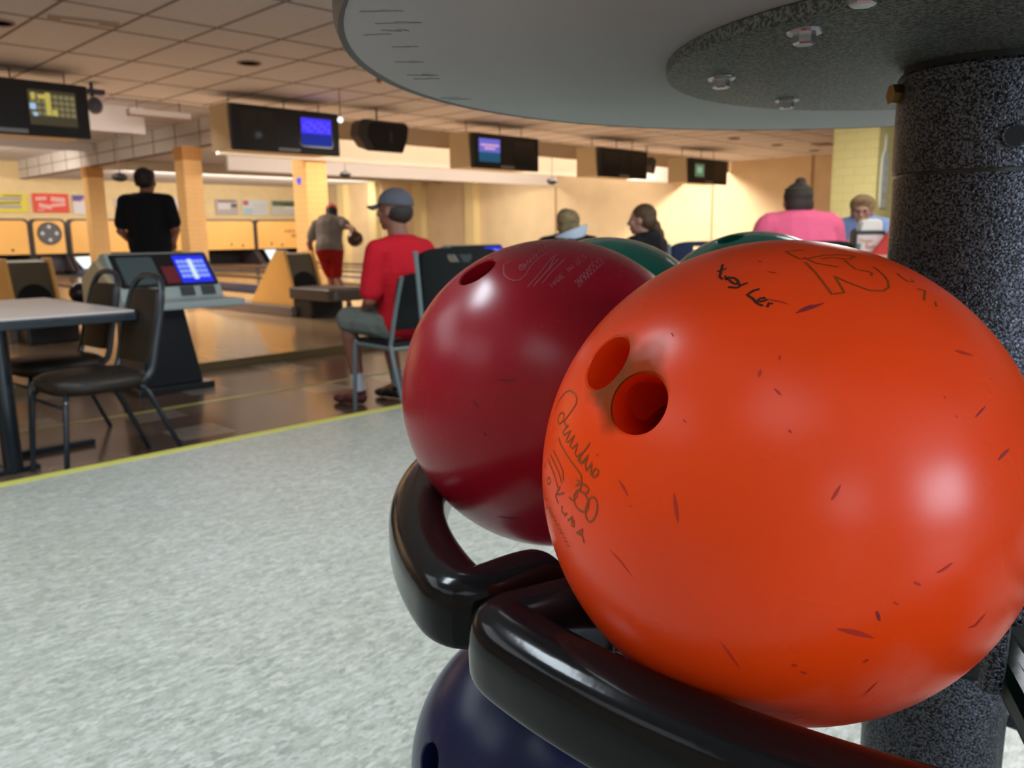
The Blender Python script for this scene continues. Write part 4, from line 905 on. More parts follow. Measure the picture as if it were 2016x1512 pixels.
m_shell = mat('black_shell_plastic', (0.010, 0.012, 0.014), 0.5, spec=0.25)
m_steel = mat('grey_painted_steel', (0.20, 0.26, 0.28), 0.35, metal=0.3)
def shell_chair(label, loc, rz, shell=None, group='black-backed steel frame chairs'):
    sh = shell or m_shell
    t = thing('shell_chair', label, 'chair', loc, rz, group)
    bm = new(); prism(bm, [(x, y) for x, y in rrect(0.44, 0.42, 0.07)], lambda a, b: (a, b, 0.425 + 0.25 * a * a), lambda a, b: (a, b, 0.445 + 0.25 * a * a)); obj('seat', bm, sh, t, bevel=0.006)
    bm = new(); nx, nz = 14, 10; V = {}
    for side in (0, 1):
        for i in range(nx + 1):
            for j in range(nz + 1):
                u = -1 + 2 * i / nx; v = j / nz; z = 0.53 + 0.335 * v - 0.03 * v * abs(u) ** 4
                x = u * (0.205 + 0.02 * v) * (1 - 0.06 * (v ** 6)); y = -0.19 - 0.26 * (z - 0.45) - 0.03 * (1 - u * u) + side * 0.016
                V[side, i, j] = bm.verts.new((x, y, z))
    for i in range(nx):
        for j in range(nz):
            bm.faces.new((V[0, i, j], V[0, i + 1, j], V[0, i + 1, j + 1], V[0, i, j + 1])); bm.faces.new((V[1, i, j], V[1, i, j + 1], V[1, i + 1, j + 1], V[1, i + 1, j]))
    for i in range(nx):
        for j in (0, nz): bm.faces.new((V[0, i, j], V[0, i + 1, j], V[1, i + 1, j], V[1, i, j]))
    for j in range(nz):
        for i in (0, nx): bm.faces.new((V[0, i, j], V[0, i, j + 1], V[1, i, j + 1], V[1, i, j]))
    o = obj('backrest', bm, sh, t, smooth=True, ang=50)
    cut = new(); P = rrect(0.125, 0.038, 0.018); y0 = -0.5
    prism(cut, P, lambda a, b: (a, -0.5, 0.80 + b - 0.02 * (a / 0.06) ** 2 * (-1)), lambda a, b: (a, 0.0, 0.80 + b - 0.02 * (a / 0.06) ** 2 * (-1)))
    loc0 = t.location.copy(); rz0 = t.rotation_euler.z; t.location = (0, 0, 0); t.rotation_euler.z = 0; bpy.context.view_layer.update()
    boole(o, [cut], 40); t.location = loc0; t.rotation_euler.z = rz0
    for s in (-1, 1):
        bm = new(); tube(bm, [(s * 0.222, -0.325, 0.845), (s * 0.222, -0.26, 0.66), (s * 0.222, -0.205, 0.47), (s * 0.222, -0.20, 0.42), (s * 0.225, -0.25, 0.25), (s * 0.23, -0.34, 0.0)], 0.013, 10, sm=4); o = obj('leg', bm, m_steel, t, smooth=True); o['label'] = 'grey rear leg that runs up as the back post'
        bm = new(); tube(bm, [(s * 0.222, -0.20, 0.42), (s * 0.222, 0.12, 0.425), (s * 0.222, 0.16, 0.41), (s * 0.225, 0.19, 0.0)], 0.013, 10, sm=4); obj('leg', bm, m_steel, t, smooth=True)
    for y_ in (-0.19, 0.12):
        bm = new(); tube(bm, [(-0.222, y_, 0.415), (0.222, y_, 0.415)], 0.011, 8); obj('crossbar', bm, m_steel, t)
    return t
vinyl_chair('black vinyl chair in front, its back before the score console screen', (1.315, 4.03, 0), math.radians(93))
vinyl_chair('black vinyl chair farther back, partly under the white tabletop', (1.37, 4.72, 0), math.radians(93))
shell_chair('grey-legged black chair the man in the red shirt sits on', (3.135, 4.035, 0), 0.0)
shell_chair('empty black chair with a hand slot, left of the crimson ball', (3.045, 3.30, Z_N), math.radians(-50))
m_bshell = mat('dark_blue_shell', (0.015, 0.03, 0.08), 0.4)
shell_chair('dark blue chair back between the two green balls', (5.13, 3.07, Z_N), math.radians(-65), m_bshell)

# table on the left
t = thing('dining_table', 'white laminate table with dark edge at the left side', 'table', (0.85, 4.72, 0), 0)
bm = new(); bx(bm, (0, 0, 0.735), (1.40, 1.33, 0.012)); obj('tabletop', bm, mat('pale_laminate', (0.74, 0.66, 0.62), 0.3, var=(2, 0.03)), t)
bm = new(); bx(bm, (0, 0, 0.712), (1.42, 1.35, 0.046)); 
o = obj('edge_band', bm, m_tube, t, bevel=0.008)
for v in o.data.vertices: v.co.z = min(v.co.z, 0.733)
for k, (x, y) in enumerate(((0.165, -0.44), (-0.45, -0.42), (0.105, 0.42), (-0.45, 0.42))):
    if k % 2 and k > 1: continue
    bm = new(); lathe(bm, [(0.0, 0.01), (0.042, 0.01), (0.042, 0.69), (0.0, 0.69)], seg=20); obj('leg', bm, m_tube, t, smooth=True, loc=(x, y, 0))
bm = new(); bx(bm, (0.105, -0.42, 0.012), (0.34, 0.09, 0.024)); bx(bm, (0.16, -0.0, 0.015), (0.06, 0.84, 0.03)); bx(bm, (0.45, -0.12, 0.014), (0.36, 0.07, 0.028)); obj('floor_base', bm, m_tube, t, bevel=0.006)

# ---------------------------------------------------------------- scoring consoles
m_cons = mat('grey_green_housing', (0.40, 0.48, 0.46), 0.45)
def console(loc, label, full=True):
    t = thing('scoring_console', label, 'console', loc, 0, 'scoring consoles')
    ox, oy = 2.45, 5.85
    def X(a): return lambda y, z: (a - ox, y - oy, z)
    bm = new(); prism(bm, [(2.20, 0.05), (2.635, 0.05), (2.53, 0.60), (2.22, 0.60)], lambda a, b: (a - ox, 5.72 - oy, b), lambda a, b: (a - ox, 6.15 - oy, b)); obj('pedestal', bm, m_blackm, t, bevel=0.01)
    bm = new(); box(bm, (2.15 - ox, 5.68 - oy, 0), (2.70 - ox, 6.25 - oy, 0.05)); obj('base_plate', bm, m_blackm, t, bevel=0.008)
    bm = new(); prism(bm, [(5.60, 0.60), (5.60, 0.645), (5.76, 0.655), (5.80, 0.735), (6.02, 0.975), (6.10, 0.975), (6.38, 0.80), (6.38, 0.60)], X(2.13), X(2.86)); obj('housing', bm, m_cons, t, bevel=0.012)
    bm = new(); box(bm, (2.08 - ox, 5.56 - oy, 0.592), (2.92 - ox, 5.80 - oy, 0.645)); obj('shelf', bm, m_cons, t, bevel=0.012)
    bm = new(); prism(bm, [(5.86, 0.62), (5.88, 0.78), (6.12, 0.93), (6.40, 0.80), (6.40, 0.60)], X(2.095), X(2.13)); obj('side_cheek', bm, m_beigebox, t)
    # sloping face: local frame
    n0 = Vector((0, 5.80 - oy, 0.735)); n1 = Vector((0, 6.02 - oy, 0.975)); up = (n1 - n0); Lh = up.length; up.normalize(); nrm = Vector((0, -up.z, up.y))
    def face(name, u0, u1, v0, v1, d, m, par=t, r=0.0):
        bm = new(); P = [(u0, v0), (u1, v0), (u1, v1), (u0, v1)]
        if r: P = [((u0 + u1) / 2 + a, (v0 + v1) / 2 + b) for a, b in rrect(u1 - u0, v1 - v0, r)]
        f = lambda dd: (lambda a, b: Vector((a - ox, 0, 0)) + Vector((0, n0.y, n0.z)) + up * b + nrm * dd)
        prism(bm, P, f(d), f(d - 0.006)); return obj(name, bm, m, par)
    face('bezel', 2.15, 2.845, 0.005, Lh - 0.015, 0.006, m_black, r=0.02)
    s = face('screen', 2.19, 2.44, 0.03, Lh - 0.045, 0.009, mat('dim_crt', (0.035, 0.05, 0.055), 0.15, emit=(0.03, 0.045, 0.05), es=0.7), r=0.02)
    face('label_panel', 2.475, 2.575, 0.03, 0.185, 0.010, mat('maroon_label', (0.22, 0.03, 0.04), 0.4))
    s = face('screen', 2.585, 2.82, 0.03, Lh - 0.04, 0.009, mat('e_blue3', (0, 0, 0), 0.4, emit=(0.02, 0.03, 0.85), es=1.0))
    rows = new()
    for k in range(7):
        for r in range(4):
            u0 = 2.60 + 0.03 * k; v0 = 0.075 + 0.045 * r
            P = [(u0, v0), (u0 + 0.024, v0), (u0 + 0.024, v0 + 0.03), (u0, v0 + 0.03)]
            f = lambda dd: (lambda a, b: Vector((a - ox, 0, 0)) + Vector((0, n0.y, n0.z)) + up * b + nrm * dd); prism(rows, P, f(0.012), f(0.010))
    obj('score_rows', rows, mat('e_pale', (0, 0, 0), 0.4, emit=(0.28, 0.42, 0.95), es=1.0), s)
    face('score_column', 2.685, 2.715, 0.06, 0.245, 0.014, mat('e_white', (0, 0, 0), 0.4, emit=(0.7, 0.85, 0.95), es=1.0), s)
    # keypads on the slope below
    for u0, u1 in ((2.545, 2.645), (2.70, 2.80)):
        bm = new(); prism(bm, [(5.765, 0.672), (5.795, 0.735), (5.788, 0.737), (5.758, 0.674)], lambda y, z: (u0 - ox, y - oy, z), lambda y, z: (u1 - ox, y - oy, z)); obj('keypad', bm, mat('dark_keys', (0.05, 0.06, 0.06), 0.5), t)
    return t
console((2.45, 5.85, 0), 'grey green score console with blue score screen, behind the vinyl chair')
console((5.62, 5.85, 0), 'score console mostly hidden behind the crimson ball, blue corner showing')
# ---------------------------------------------------------------- ball returns
m_rack = mat('dark_brown_rack', (0.075, 0.055, 0.045), 0.4)
def ball_return(x, y, label):
    t = thing('ball_return', label, 'ball return', (x, y, Z_A), 0, 'ball returns')
    bm = new(); prism(bm, [(-0.45, 0.13), (-0.20, 0.83), (0.02, 0.83), (0.75, 0.13)], lambda a, b: (-0.23, a, b), lambda a, b: (-0.19, a, b)); obj('side_panel', bm, m_orange, t, bevel=0.01)
    bm = new(); prism(bm, [(-0.45, 0.13), (-0.20, 0.83), (0.02, 0.83), (0.75, 0.13)], lambda a, b: (0.19, a, b), lambda a, b: (0.23, a, b)); obj('side_panel', bm, m_orange, t, bevel=0.01)
    bm = new(); prism(bm, [(-0.40, 0.13), (-0.16, 0.79), (0.02, 0.81), (0.75, 0.13)], lambda a, b: (-0.19, a, b), lambda a, b: (0.19, a, b)); o = obj('hood', bm, mat('olive_hood', (0.10, 0.08, 0.045), 0.5), t)
    bm = new(); c0 = Vector((0, -0.315, 0.42)); d = Vector((0, -0.94, 0.34)); u, v, d2 = frame_of(d)
    cyl(bm, c0 - d2 * 0.03, c0 + d2 * 0.012, 0.155, 0.155, 28); obj('opening', bm, mat('black_opening', (0.003, 0.003, 0.004), 0.9), t)
    bm = new(); prism(bm, [(-0.45, 0.0), (-0.45, 0.13), (1.2, 0.13), (2.1, 0.03), (2.1, 0.0)], lambda a, b: (-0.31, a, b), lambda a, b: (0.31, a, b)); obj('base', bm, mat('grey_brown_base', (0.17, 0.13, 0.11), 0.5), t, bevel=0.01)
    bm = new(); prism(bm, rrect(0.62, 1.05, 0.12), lambda a, b: (a, b - 0.86, 0.24), lambda a, b: (a, b - 0.86, 0.385)); 
    o = obj('rack_tray', bm, m_rack, t, bevel=0.02)
    bm = new(); prism(bm, rrect(0.44, 0.85, 0.10), lambda a, b: (a, b - 0.86, 0.385), lambda a, b: (a, b - 0.86, 0.392)); obj('tray_pad', bm, mat('brown_pad', (0.14, 0.10, 0.085), 0.5), t)
    bm = new(); box(bm, (-0.24, -0.80, 0), (0.24, -0.38, 0.24)); obj('pedestal', bm, m_black, t, bevel=0.02)
    return t
ball_return(5.80, 9.72, 'golden ball return hood with a dark rack, left of the bowler')
ball_return(2.62, 9.72, 'golden ball return with a black round opening at the left edge')
m_bb = mat('black_ball', (0.008, 0.008, 0.012), 0.2)
for (x, y), lab in (((2.80, 8.60), 'black bowling ball on the left rack, larger of two above the white tabletop'), ((2.86, 8.37), 'black bowling ball on the left rack touching the chair outline')):
    bm = new(); sph(bm, (0, 0, 0), R_B, seg=32, rings=16); tag(obj('bowling_ball', bm, m_bb, smooth=True, loc=(x, y, Z_A + 0.392 + R_B)), lab, 'bowling ball', 'balls on the left ball return')

# ---------------------------------------------------------------- right-hand dining table and the things on it
TBX = at_depth(1700, 470, 6.1); TX, TY = TBX.x + 0.1, TBX.y
t = thing('dining_table', 'dining table under the napkin holder, mostly hidden behind the orange ball', 'table', (TX, TY, Z_N), 0)
bm = new(); bx(bm, (0, 0, 0.735), (1.2, 0.75, 0.03)); obj('tabletop', bm, mat('tan_laminate', (0.5, 0.42, 0.32), 0.4), t, bevel=0.005)
bm = new(); cyl(bm, (0, 0, 0.03), (0, 0, 0.72), 0.045); obj('pedestal', bm, m_blackm, t, smooth=True)
bm = new(); bx(bm, (0, 0, 0.015), (0.6, 0.08, 0.03)); bx(bm, (0, 0, 0.015), (0.08, 0.6, 0.03)); obj('base', bm, m_blackm, t)
TT = Z_N + 0.75
RIGHT = Vector((VX.x, VY.x, 0)).normalized(); FWD = Vector((-VX.z, -VY.z, 0)).normalized()
vyaw = math.atan2(RIGHT.y, RIGHT.x)
c0 = at_depth(1711, 495, 5.85); c0.z = TT
t = thing('napkin_dispenser', 'black napkin dispenser with a framed menu card and white napkins', 'napkin dispenser', c0, vyaw)
bm = new(); bx(bm, (0, 0.05, 0.085), (0.215, 0.10, 0.17)); obj('case', bm, mat('dark_green_case', (0.02, 0.03, 0.025), 0.35), t, bevel=0.01)
bm = new(); bx(bm, (0, -0.004, 0.012), (0.205, 0.012, 0.012)); bx(bm, (0, -0.004, 0.15), (0.205, 0.012, 0.014)); bx(bm, (-0.1, -0.004, 0.08), (0.012, 0.012, 0.15)); bx(bm, (0.1, -0.004, 0.08), (0.012, 0.012, 0.15)); obj('frame', bm, m_black, t)
bm = new(); bx(bm, (0, -0.004, 0.08), (0.19, 0.006, 0.13)); cd = obj('menu_card', bm, mat('pale_card', (0.75, 0.66, 0.62), 0.5), t)
def text(body, size, m, parent, M, ext=0.0006, name='lettering'):
    cu = bpy.data.curves.new(name, 'FONT'); cu.body = body; cu.size = size; cu.extrude = ext; cu.align_x = 'CENTER'; cu.align_y = 'CENTER'
    tmp = bpy.data.objects.new('tmp', cu); C.objects.link(tmp); dg = bpy.context.evaluated_depsgraph_get(); dg.update()
    me = bpy.data.meshes.new_from_object(tmp.evaluated_get(dg)); bpy.data.objects.remove(tmp); me.transform(M); me.materials.clear(); me.materials.append(m)
    o = bpy.data.objects.new(name, me); C.objects.link(o); o.parent = parent; return o
RX = Matrix.Rotation(PI / 2, 4, 'X')
text('Finger', 0.042, mat('orange_print', (0.6, 0.2, 0.05), 0.5), cd, Matrix.Translation((-0.03, -0.009, 0.10)) @ RX)
text('Baskets', 0.042, mat('orange_print', (0.6, 0.2, 0.05), 0.5), cd, Matrix.Translation((0.03, -0.009, 0.058)) @ RX)
nap = obj('napkins', (lambda b: (prism(b, [(-0.07, 0.165), (-0.055, 0.235), (-0.02, 0.25), (0.05, 0.252), (0.085, 0.235), (0.092, 0.165)], lambda a, z: (a, 0.0, z), lambda a, z: (a, 0.09, z)), b)[1])(new()), mat('white_paper', (0.85, 0.83, 0.76), 0.8), t, bevel=0.012)
c0 = at_depth(1750, 470, 5.75); c0.z = TT
bm = new(); prism(bm, [(-0.12, 0.0), (0.06, 0.0), (0.06, 0.24)], lambda a, b: (a, -0.03, b), lambda a, b: (a, 0.03, b)); o = obj('menu_tent', bm, mat('red_tent', (0.6, 0.03, 0.02), 0.5), loc=c0); o.rotation_euler = (0, 0, vyaw); tag(o, 'red triangular menu tent between napkin dispenser and black post', 'menu')
c0 = at_depth(1657, 470, 5.9); c0.z = TT
t = thing('drinking_glass', 'clear drinking glass with a straw left of the napkin dispenser', 'glass', c0, 0)
bm = new(); lathe(bm, [(0.0, 0.0), (0.03, 0.0), (0.037, 0.13), (0.035, 0.13), (0.028, 0.006), (0.0, 0.006)], seg=24); obj('tumbler', bm, mat('clear_glass', (0.95, 0.97, 0.95), 0.03, trans=1.0), t, smooth=True)
bm = new(); tube(bm, [(0.0, 0, 0.01), (-0.012, 0.0, 0.12), (-0.024, 0.0, 0.235)], 0.004, 8); obj('straw', bm, mat('grey_straw', (0.35, 0.3, 0.35), 0.5), t)
c0 = at_depth(1680, 470, 6.0); c0.z = TT
bm = new(); lathe(bm, [(0.0, 0.0), (0.026, 0.0), (0.028, 0.09), (0.018, 0.12), (0.018, 0.14), (0.0, 0.145)], seg=20); tag(obj('salt_shaker', bm, mat('pale_shaker', (0.7, 0.7, 0.62), 0.3), smooth=True, loc=c0), 'pale shaker between the glass and the napkin dispenser', 'shaker')
# ---------------------------------------------------------------- people
def V3(*a): return Vector(a)
def lerp(a, b, t): return a + (b - a) * t
def chain(bm, pts, seg=14):
    """pts: (centre, rx, ry, rz) ellipsoids blended along the list"""
    for (p, a), (q_, b) in zip(pts, pts[1:]):
        d = (q_ - p).length; n_ = max(2, int(d / 0.03)); up = (q_ - p).normalized(); rot = Vector((0, 0, 1)).rotation_difference(up).to_matrix()
        for k in range(n_ + 1):
            t_ = k / n_; r = [a[i] + (b[i] - a[i]) * t_ for i in range(3)]
            sph(bm, lerp(p, q_, t_), r, rot, seg=seg, rings=10)
def hand(bm, wr, fwd, palm, side, s=1.0, curl=0.5):
    """wr wrist, fwd along the hand, palm direction the palm faces, side +1/-1 which way the thumb lies"""
    fwd = fwd.normalized(); palm = (palm - fwd * palm.dot(fwd)).normalized(); lat = fwd.cross(palm) * side
    R3 = Matrix((lat, palm, fwd)).transposed()
    sph(bm, wr + fwd * 0.045 * s, (0.041 * s, 0.019 * s, 0.052 * s), R3); sph(bm, wr + fwd * 0.07 * s, (0.042 * s, 0.014 * s, 0.03 * s), R3)
    for k, ln in enumerate((0.070, 0.078, 0.073, 0.058)):
        b = wr + fwd * (0.088 * s) + lat * ((1.5 - k) * 0.0205 * s)
        a1 = curl * 0.6; a2 = curl * 1.5
        d1 = (fwd * math.cos(a1) + palm * math.sin(a1)); d2 = (fwd * math.cos(a2) + palm * math.sin(a2))
        m1 = b + d1 * ln * 0.55 * s; caps(bm, b, m1, 0.0095 * s, 0.0088 * s, 8); caps(bm, m1, m1 + d2 * ln * 0.5 * s, 0.0088 * s, 0.0075 * s, 8)
    b = wr + fwd * 0.02 * s + lat * 0.034 * s; m1 = b + (lat * 0.7 + fwd * 0.8).normalized() * 0.042 * s + palm * 0.008
    caps(bm, b, m1, 0.0125 * s, 0.0105 * s, 8); caps(bm, m1, m1 + (fwd + palm * 0.4 * curl).normalized() * 0.034 * s, 0.0105 * s, 0.0085 * s, 8)
def person(label, loc, rz, J, skin, parts, g=1.0, head=(0, 0), hs=1.0, group=None, vox=0.008, eyes=True, fat=1.0):
    t = thing('person', label, 'person', loc, rz, group)
    J = {k: Vector(v) for k, v in J.items()}
    sp = [(J['pelvis'], (0.165 * g, 0.12 * g * fat, 0.11)), (J['waist'], (0.145 * g * fat, 0.11 * g * fat, 0.09)), (J['chest'], (0.165 * g, 0.12 * g, 0.10)), (J['upper'], (0.15 * g, 0.09 * g, 0.06))]
    HR = Matrix.Rotation(math.radians(head[0]), 3, 'Z') @ Matrix.Rotation(math.radians(head[1]), 3, 'X')
    H = J['head']; hp = lambda x, y, z: H + HR @ Vector((x * hs, y * hs, z * hs))
    bm = new()
    chain(bm, sp)
    for s in 'LR':
        caps(bm, J['upper'], J['sh' + s], 0.05, 0.052 * g); caps(bm, J['sh' + s], J['el' + s], 0.050 * g, 0.038 * g); caps(bm, J['el' + s], J['wr' + s], 0.039 * g, 0.026)
        caps(bm, J['hip' + s], J['kn' + s], 0.082 * g, 0.052 * g); caps(bm, J['kn' + s], lerp(J['kn' + s], J['an' + s], 0.35), 0.052 * g, 0.054 * g); caps(bm, lerp(J['kn' + s], J['an' + s], 0.35), J['an' + s], 0.054 * g, 0.034)
        caps(bm, J['an' + s], J['toe' + s], 0.036, 0.026)
        fw = J.get('hd' + s, (J['wr' + s] - J['el' + s])).normalized(); pl = J.get('pm' + s, Vector((-0.5 if s == 'R' else 0.5, 0.5, -0.5)))
        hand(bm, J['wr' + s], fw, pl, 1 if s == 'L' else -1, 1.0, 0.7)
    caps(bm, J['upper'] + Vector((0, 0, 0.01)), hp(0, -0.015, -0.07), 0.068, 0.062)
    # skull, jaw, face
    sph(bm, hp(0, -0.012, 0.03), (0.078 * hs, 0.098 * hs, 0.092 * hs), HR, 20, 14); sph(bm, hp(0, 0.022, -0.035), (0.062 * hs, 0.070 * hs, 0.075 * hs), HR, 18, 12)
    sph(bm, hp(0, 0.062, -0.088), (0.026, 0.022, 0.022), HR); sph(bm, hp(0, 0.082, 0.022), (0.052, 0.012, 0.012), HR)
    caps(bm, hp(0, 0.088, 0.012), hp(0, 0.108, -0.026), 0.009, 0.014, 8); sph(bm, hp(0, 0.086, -0.058), (0.026, 0.012, 0.008), HR); sph(bm, hp(0, 0.084, -0.068), (0.022, 0.011, 0.007), HR)
    for s in (-1, 1):
        sph(bm, hp(s * 0.045, 0.068, -0.018), (0.020, 0.020, 0.022), HR); sph(bm, hp(s * 0.080, -0.004, -0.008), (0.010, 0.020, 0.032), HR)
    body = voxel('body', bm, skin, t, vox, 3)
    for s in (-1, 1):
        if eyes:
            bm = new(); sph(bm, hp(s * 0.031, 0.078, 0.002), (0.012, 0.009, 0.007), HR); obj('eye', bm, mat('eye_dark', (0.10, 0.06, 0.05), 0.2), t, smooth=True)
    for nm, m, spec in parts:
        bm = new(); kw = dict(size=vox, it=4)
        for sgm in spec:
            k = sgm[0]
            if k == 'torso':
                e = sgm[1]; lo = sgm[2] if len(sgm) > 2 else 0.0
                P = [(p, tuple(r + e for r in rr)) for p, rr in sp]
                if lo: P[0] = (lerp(P[0][0], P[1][0], lo), P[0][1])
                chain(bm, P); caps(bm, J['upper'], lerp(J['shL'], J['upper'], 0.05), 0.06 + e, 0.052 * g + e); caps(bm, J['upper'], lerp(J['shR'], J['upper'], 0.05), 0.06 + e, 0.052 * g + e)
            elif k == 'arm':
                _, s, f, e = sgm; a = J['sh' + s]; b = J['el' + s]
                if f <= 1: caps(bm, a, lerp(a, b, f), 0.052 * g + e, 0.046 * g + e * 1.2)
                else: caps(bm, a, b, 0.052 * g + e, 0.042 * g + e); cyl(bm, b, lerp(b, J['wr' + s], f - 1), 0.042 * g + e, 0.032 + e); sph(bm, b, 0.042 * g + e)
            elif k == 'hips': chain(bm, [(sp[0][0] + Vector((0, 0, -0.02)), tuple(r + sgm[1] for r in sp[0][1])), (lerp(sp[0][0], sp[1][0], 0.6), tuple(r + sgm[1] * 0.6 for r in sp[1][1]))])
            elif k == 'leg':
                _, s, f, e = sgm; a = J['hip' + s]; b = J['kn' + s]; c_ = J['an' + s]
                if f <= 1: caps(bm, a, lerp(a, b, f * 0.96), 0.088 * g + e, 0.062 * g + e * 1.4)
                else: caps(bm, a, b, 0.088 * g + e, 0.058 * g + e); caps(bm, b, lerp(b, c_, f - 1), 0.058 * g + e, 0.045 + e)
            elif k == 'shoe':
                s = sgm[1]; a = J['an' + s]; b = J['toe' + s]; d = (b - a); d.z = 0; d.normalize(); zf = sgm[2]
                base = Vector((a.x, a.y, zf)); rot = Vector((0, 1, 0)).rotation_difference(d).to_matrix()
                sph(bm, base + d * 0.0 + Vector((0, 0, 0.045)), (0.04, 0.05, 0.045), rot); sph(bm, base + d * 0.06 + Vector((0, 0, 0.04)), (0.044, 0.08, 0.04), rot); sph(bm, base + d * 0.145 + Vector((0, 0, 0.032)), (0.046, 0.065, 0.031), rot)
                sph(bm, base + Vector((0, 0, 0.085)), (0.042, 0.045, 0.03), rot)
                for v in bm.verts: v.co.z = max(v.co.z, zf + 0.004)
                kw['size'] = 0.006; kw['it'] = 2
            elif k == 'sock': caps(bm, J['an' + sgm[1]], lerp(J['an' + sgm[1]], J['kn' + sgm[1]], 0.26), 0.041, 0.043)
            elif k == 'hair':
                for (x, y, z, a, b, c_) in sgm[1]: sph(bm, hp(x, y, z), (a * hs, b * hs, c_ * hs), HR, 20, 14)
                kw['size'] = 0.006
            elif k == 'ell': sph(bm, hp(*sgm[1]), sgm[2], HR, 20, 12)
            elif k == 'cap': caps(bm, Vector(sgm[1]), Vector(sgm[2]), sgm[3], sgm[4])
        voxel(nm, bm, m, t, kw['size'], kw['it'], disp=(0.09, 0.012) if nm in ('shirt', 'jacket', 'shorts', 'trousers') else None)
    return t, hp, HR
SK_T = mat('tanned_skin', (0.28, 0.115, 0.075), 0.5, sss=0.05); SK_L = mat('light_skin', (0.52, 0.27, 0.20), 0.5, sss=0.05)
HAIR0 = [(0, -0.028, 0.045, 0.083, 0.098, 0.088), (0, -0.055, -0.01, 0.076, 0.068, 0.075)]
def cloth(n_, c_, r=0.85): return mat(n_, c_, r, spec=0.2, bump=(200, 0.1))
# standing man in black, back to the camera
st_xy = at_depth(294, 460, 8.75)
person('heavyset man standing in a black t-shirt, back turned, behind the score console', (st_xy.x, st_xy.y, Z_A), math.radians(-40), dict(
    pelvis=(0, 0, 0.93), waist=(0, 0.0, 1.08), chest=(0, -0.01, 1.27), upper=(0, -0.01, 1.41), head=(0, 0.03, 1.60),
    shL=(-0.215, -0.01, 1.39), elL=(-0.285, -0.02, 1.10), wrL=(-0.19, 0.14, 0.92), shR=(0.215, -0.01, 1.39), elR=(0.285, -0.02, 1.11), wrR=(0.20, 0.18, 0.98),
    hipL=(-0.10, 0, 0.90), knL=(-0.12, 0.02, 0.50), anL=(-0.13, 0, 0.09), toeL=(-0.15, 0.17, 0.035), hipR=(0.10, 0, 0.90), knR=(0.12, 0.02, 0.50), anR=(0.13, 0, 0.09), toeR=(0.15, 0.17, 0.035)),
    SK_T, [('shirt', cloth('black_cotton', (0.008, 0.009, 0.012)), [('torso', 0.035), ('arm', 'L', 0.72, 0.022), ('arm', 'R', 0.72, 0.022)]),
           ('trousers', cloth('dark_navy_cloth', (0.012, 0.015, 0.028)), [('hips', 0.03), ('leg', 'L', 1.95, 0.015), ('leg', 'R', 1.95, 0.015)]),
           ('hair', mat('black_hair', (0.008, 0.006, 0.006), 0.6), [('hair', [(0, -0.028, 0.045, 0.085, 0.098, 0.088), (0, -0.050, 0.012, 0.078, 0.070, 0.062), (0, 0.0, 0.07, 0.080, 0.08, 0.062)])]),
           ('shoe', mat('dark_shoe', (0.02, 0.02, 0.02), 0.5), [('shoe', 'L', 0.0)]), ('shoe', mat('dark_shoe', (0.02, 0.02, 0.02), 0.5), [('shoe', 'R', 0.0)])], g=1.16, fat=1.12, hs=1.22)
# bowler in mid approach
bw = at_depth(655, 604, 11.35)
bp_, hp, HR = person('bowler bending forward in grey shirt and red shorts, ball swung back', (bw.x, bw.y, Z_A), math.radians(-38), dict(
    pelvis=(0.0, -0.05, 0.85), waist=(0.0, 0.03, 0.98), chest=(0.0, 0.10, 1.12), upper=(0.02, 0.16, 1.22), head=(0.03, 0.28, 1.30),
    shL=(-0.18, 0.12, 1.16), elL=(-0.28, 0.10, 0.92), wrL=(-0.23, 0.16, 0.70), shR=(0.18, 0.08, 1.20), elR=(0.31, -0.10, 1.12), wrR=(0.36, -0.30, 1.10),
    hipL=(-0.09, -0.03, 0.82), knL=(-0.02, 0.18, 0.48), anL=(0.02, 0.10, 0.09), toeL=(0.01, 0.26, 0.035), hipR=(0.09, -0.03, 0.82), knR=(0.07, 0.05, 0.46), anR=(0.24, -0.22, 0.12), toeR=(0.25, -0.08, 0.04),
    pmR=(0, 0, -1), hdR=(0.02, -1, -0.5)),
    SK_T, [('shirt', cloth('taupe_cotton', (0.22, 0.19, 0.165)), [('torso', 0.025, 0.1), ('arm', 'L', 0.6, 0.02), ('arm', 'R', 0.35, 0.02)]),
           ('shorts', cloth('dark_red_cotton', (0.28, 0.010, 0.008)), [('hips', 0.012), ('leg', 'L', 0.92, 0.012), ('leg', 'R', 0.92, 0.012)]),
           ('hair', mat('dark_brown_hair', (0.03, 0.018, 0.012), 0.7), [('hair', HAIR0)]),
           ('cap', cloth('pink_red_cap', (0.85, 0.16, 0.14)), [('ell', (0.0, -0.02, 0.085), (0.086, 0.10, 0.070)), ('ell', (0.0, 0.10, 0.06), (0.06, 0.06, 0.015))]),
           ('shoe', mat('brown_bowling_shoe', (0.12, 0.07, 0.05), 0.5), [('shoe', 'L', 0.0)]), ('shoe', mat('brown_bowling_shoe', (0.12, 0.07, 0.05), 0.5), [('shoe', 'R', 0.004)])], g=1.05, head=(0, -25))
bpy.context.view_layer.update()
bc = bp_.matrix_world @ Vector((0.37, -0.37, 0.975))
bm = new(); sph(bm, (0, 0, 0), 0.105, seg=32, rings=16); tag(obj('bowling_ball', bm, mat('brown_ball', (0.07, 0.025, 0.012), 0.25), smooth=True, loc=bc), 'dark brown bowling ball in the raised right hand of the bowler', 'bowling ball')

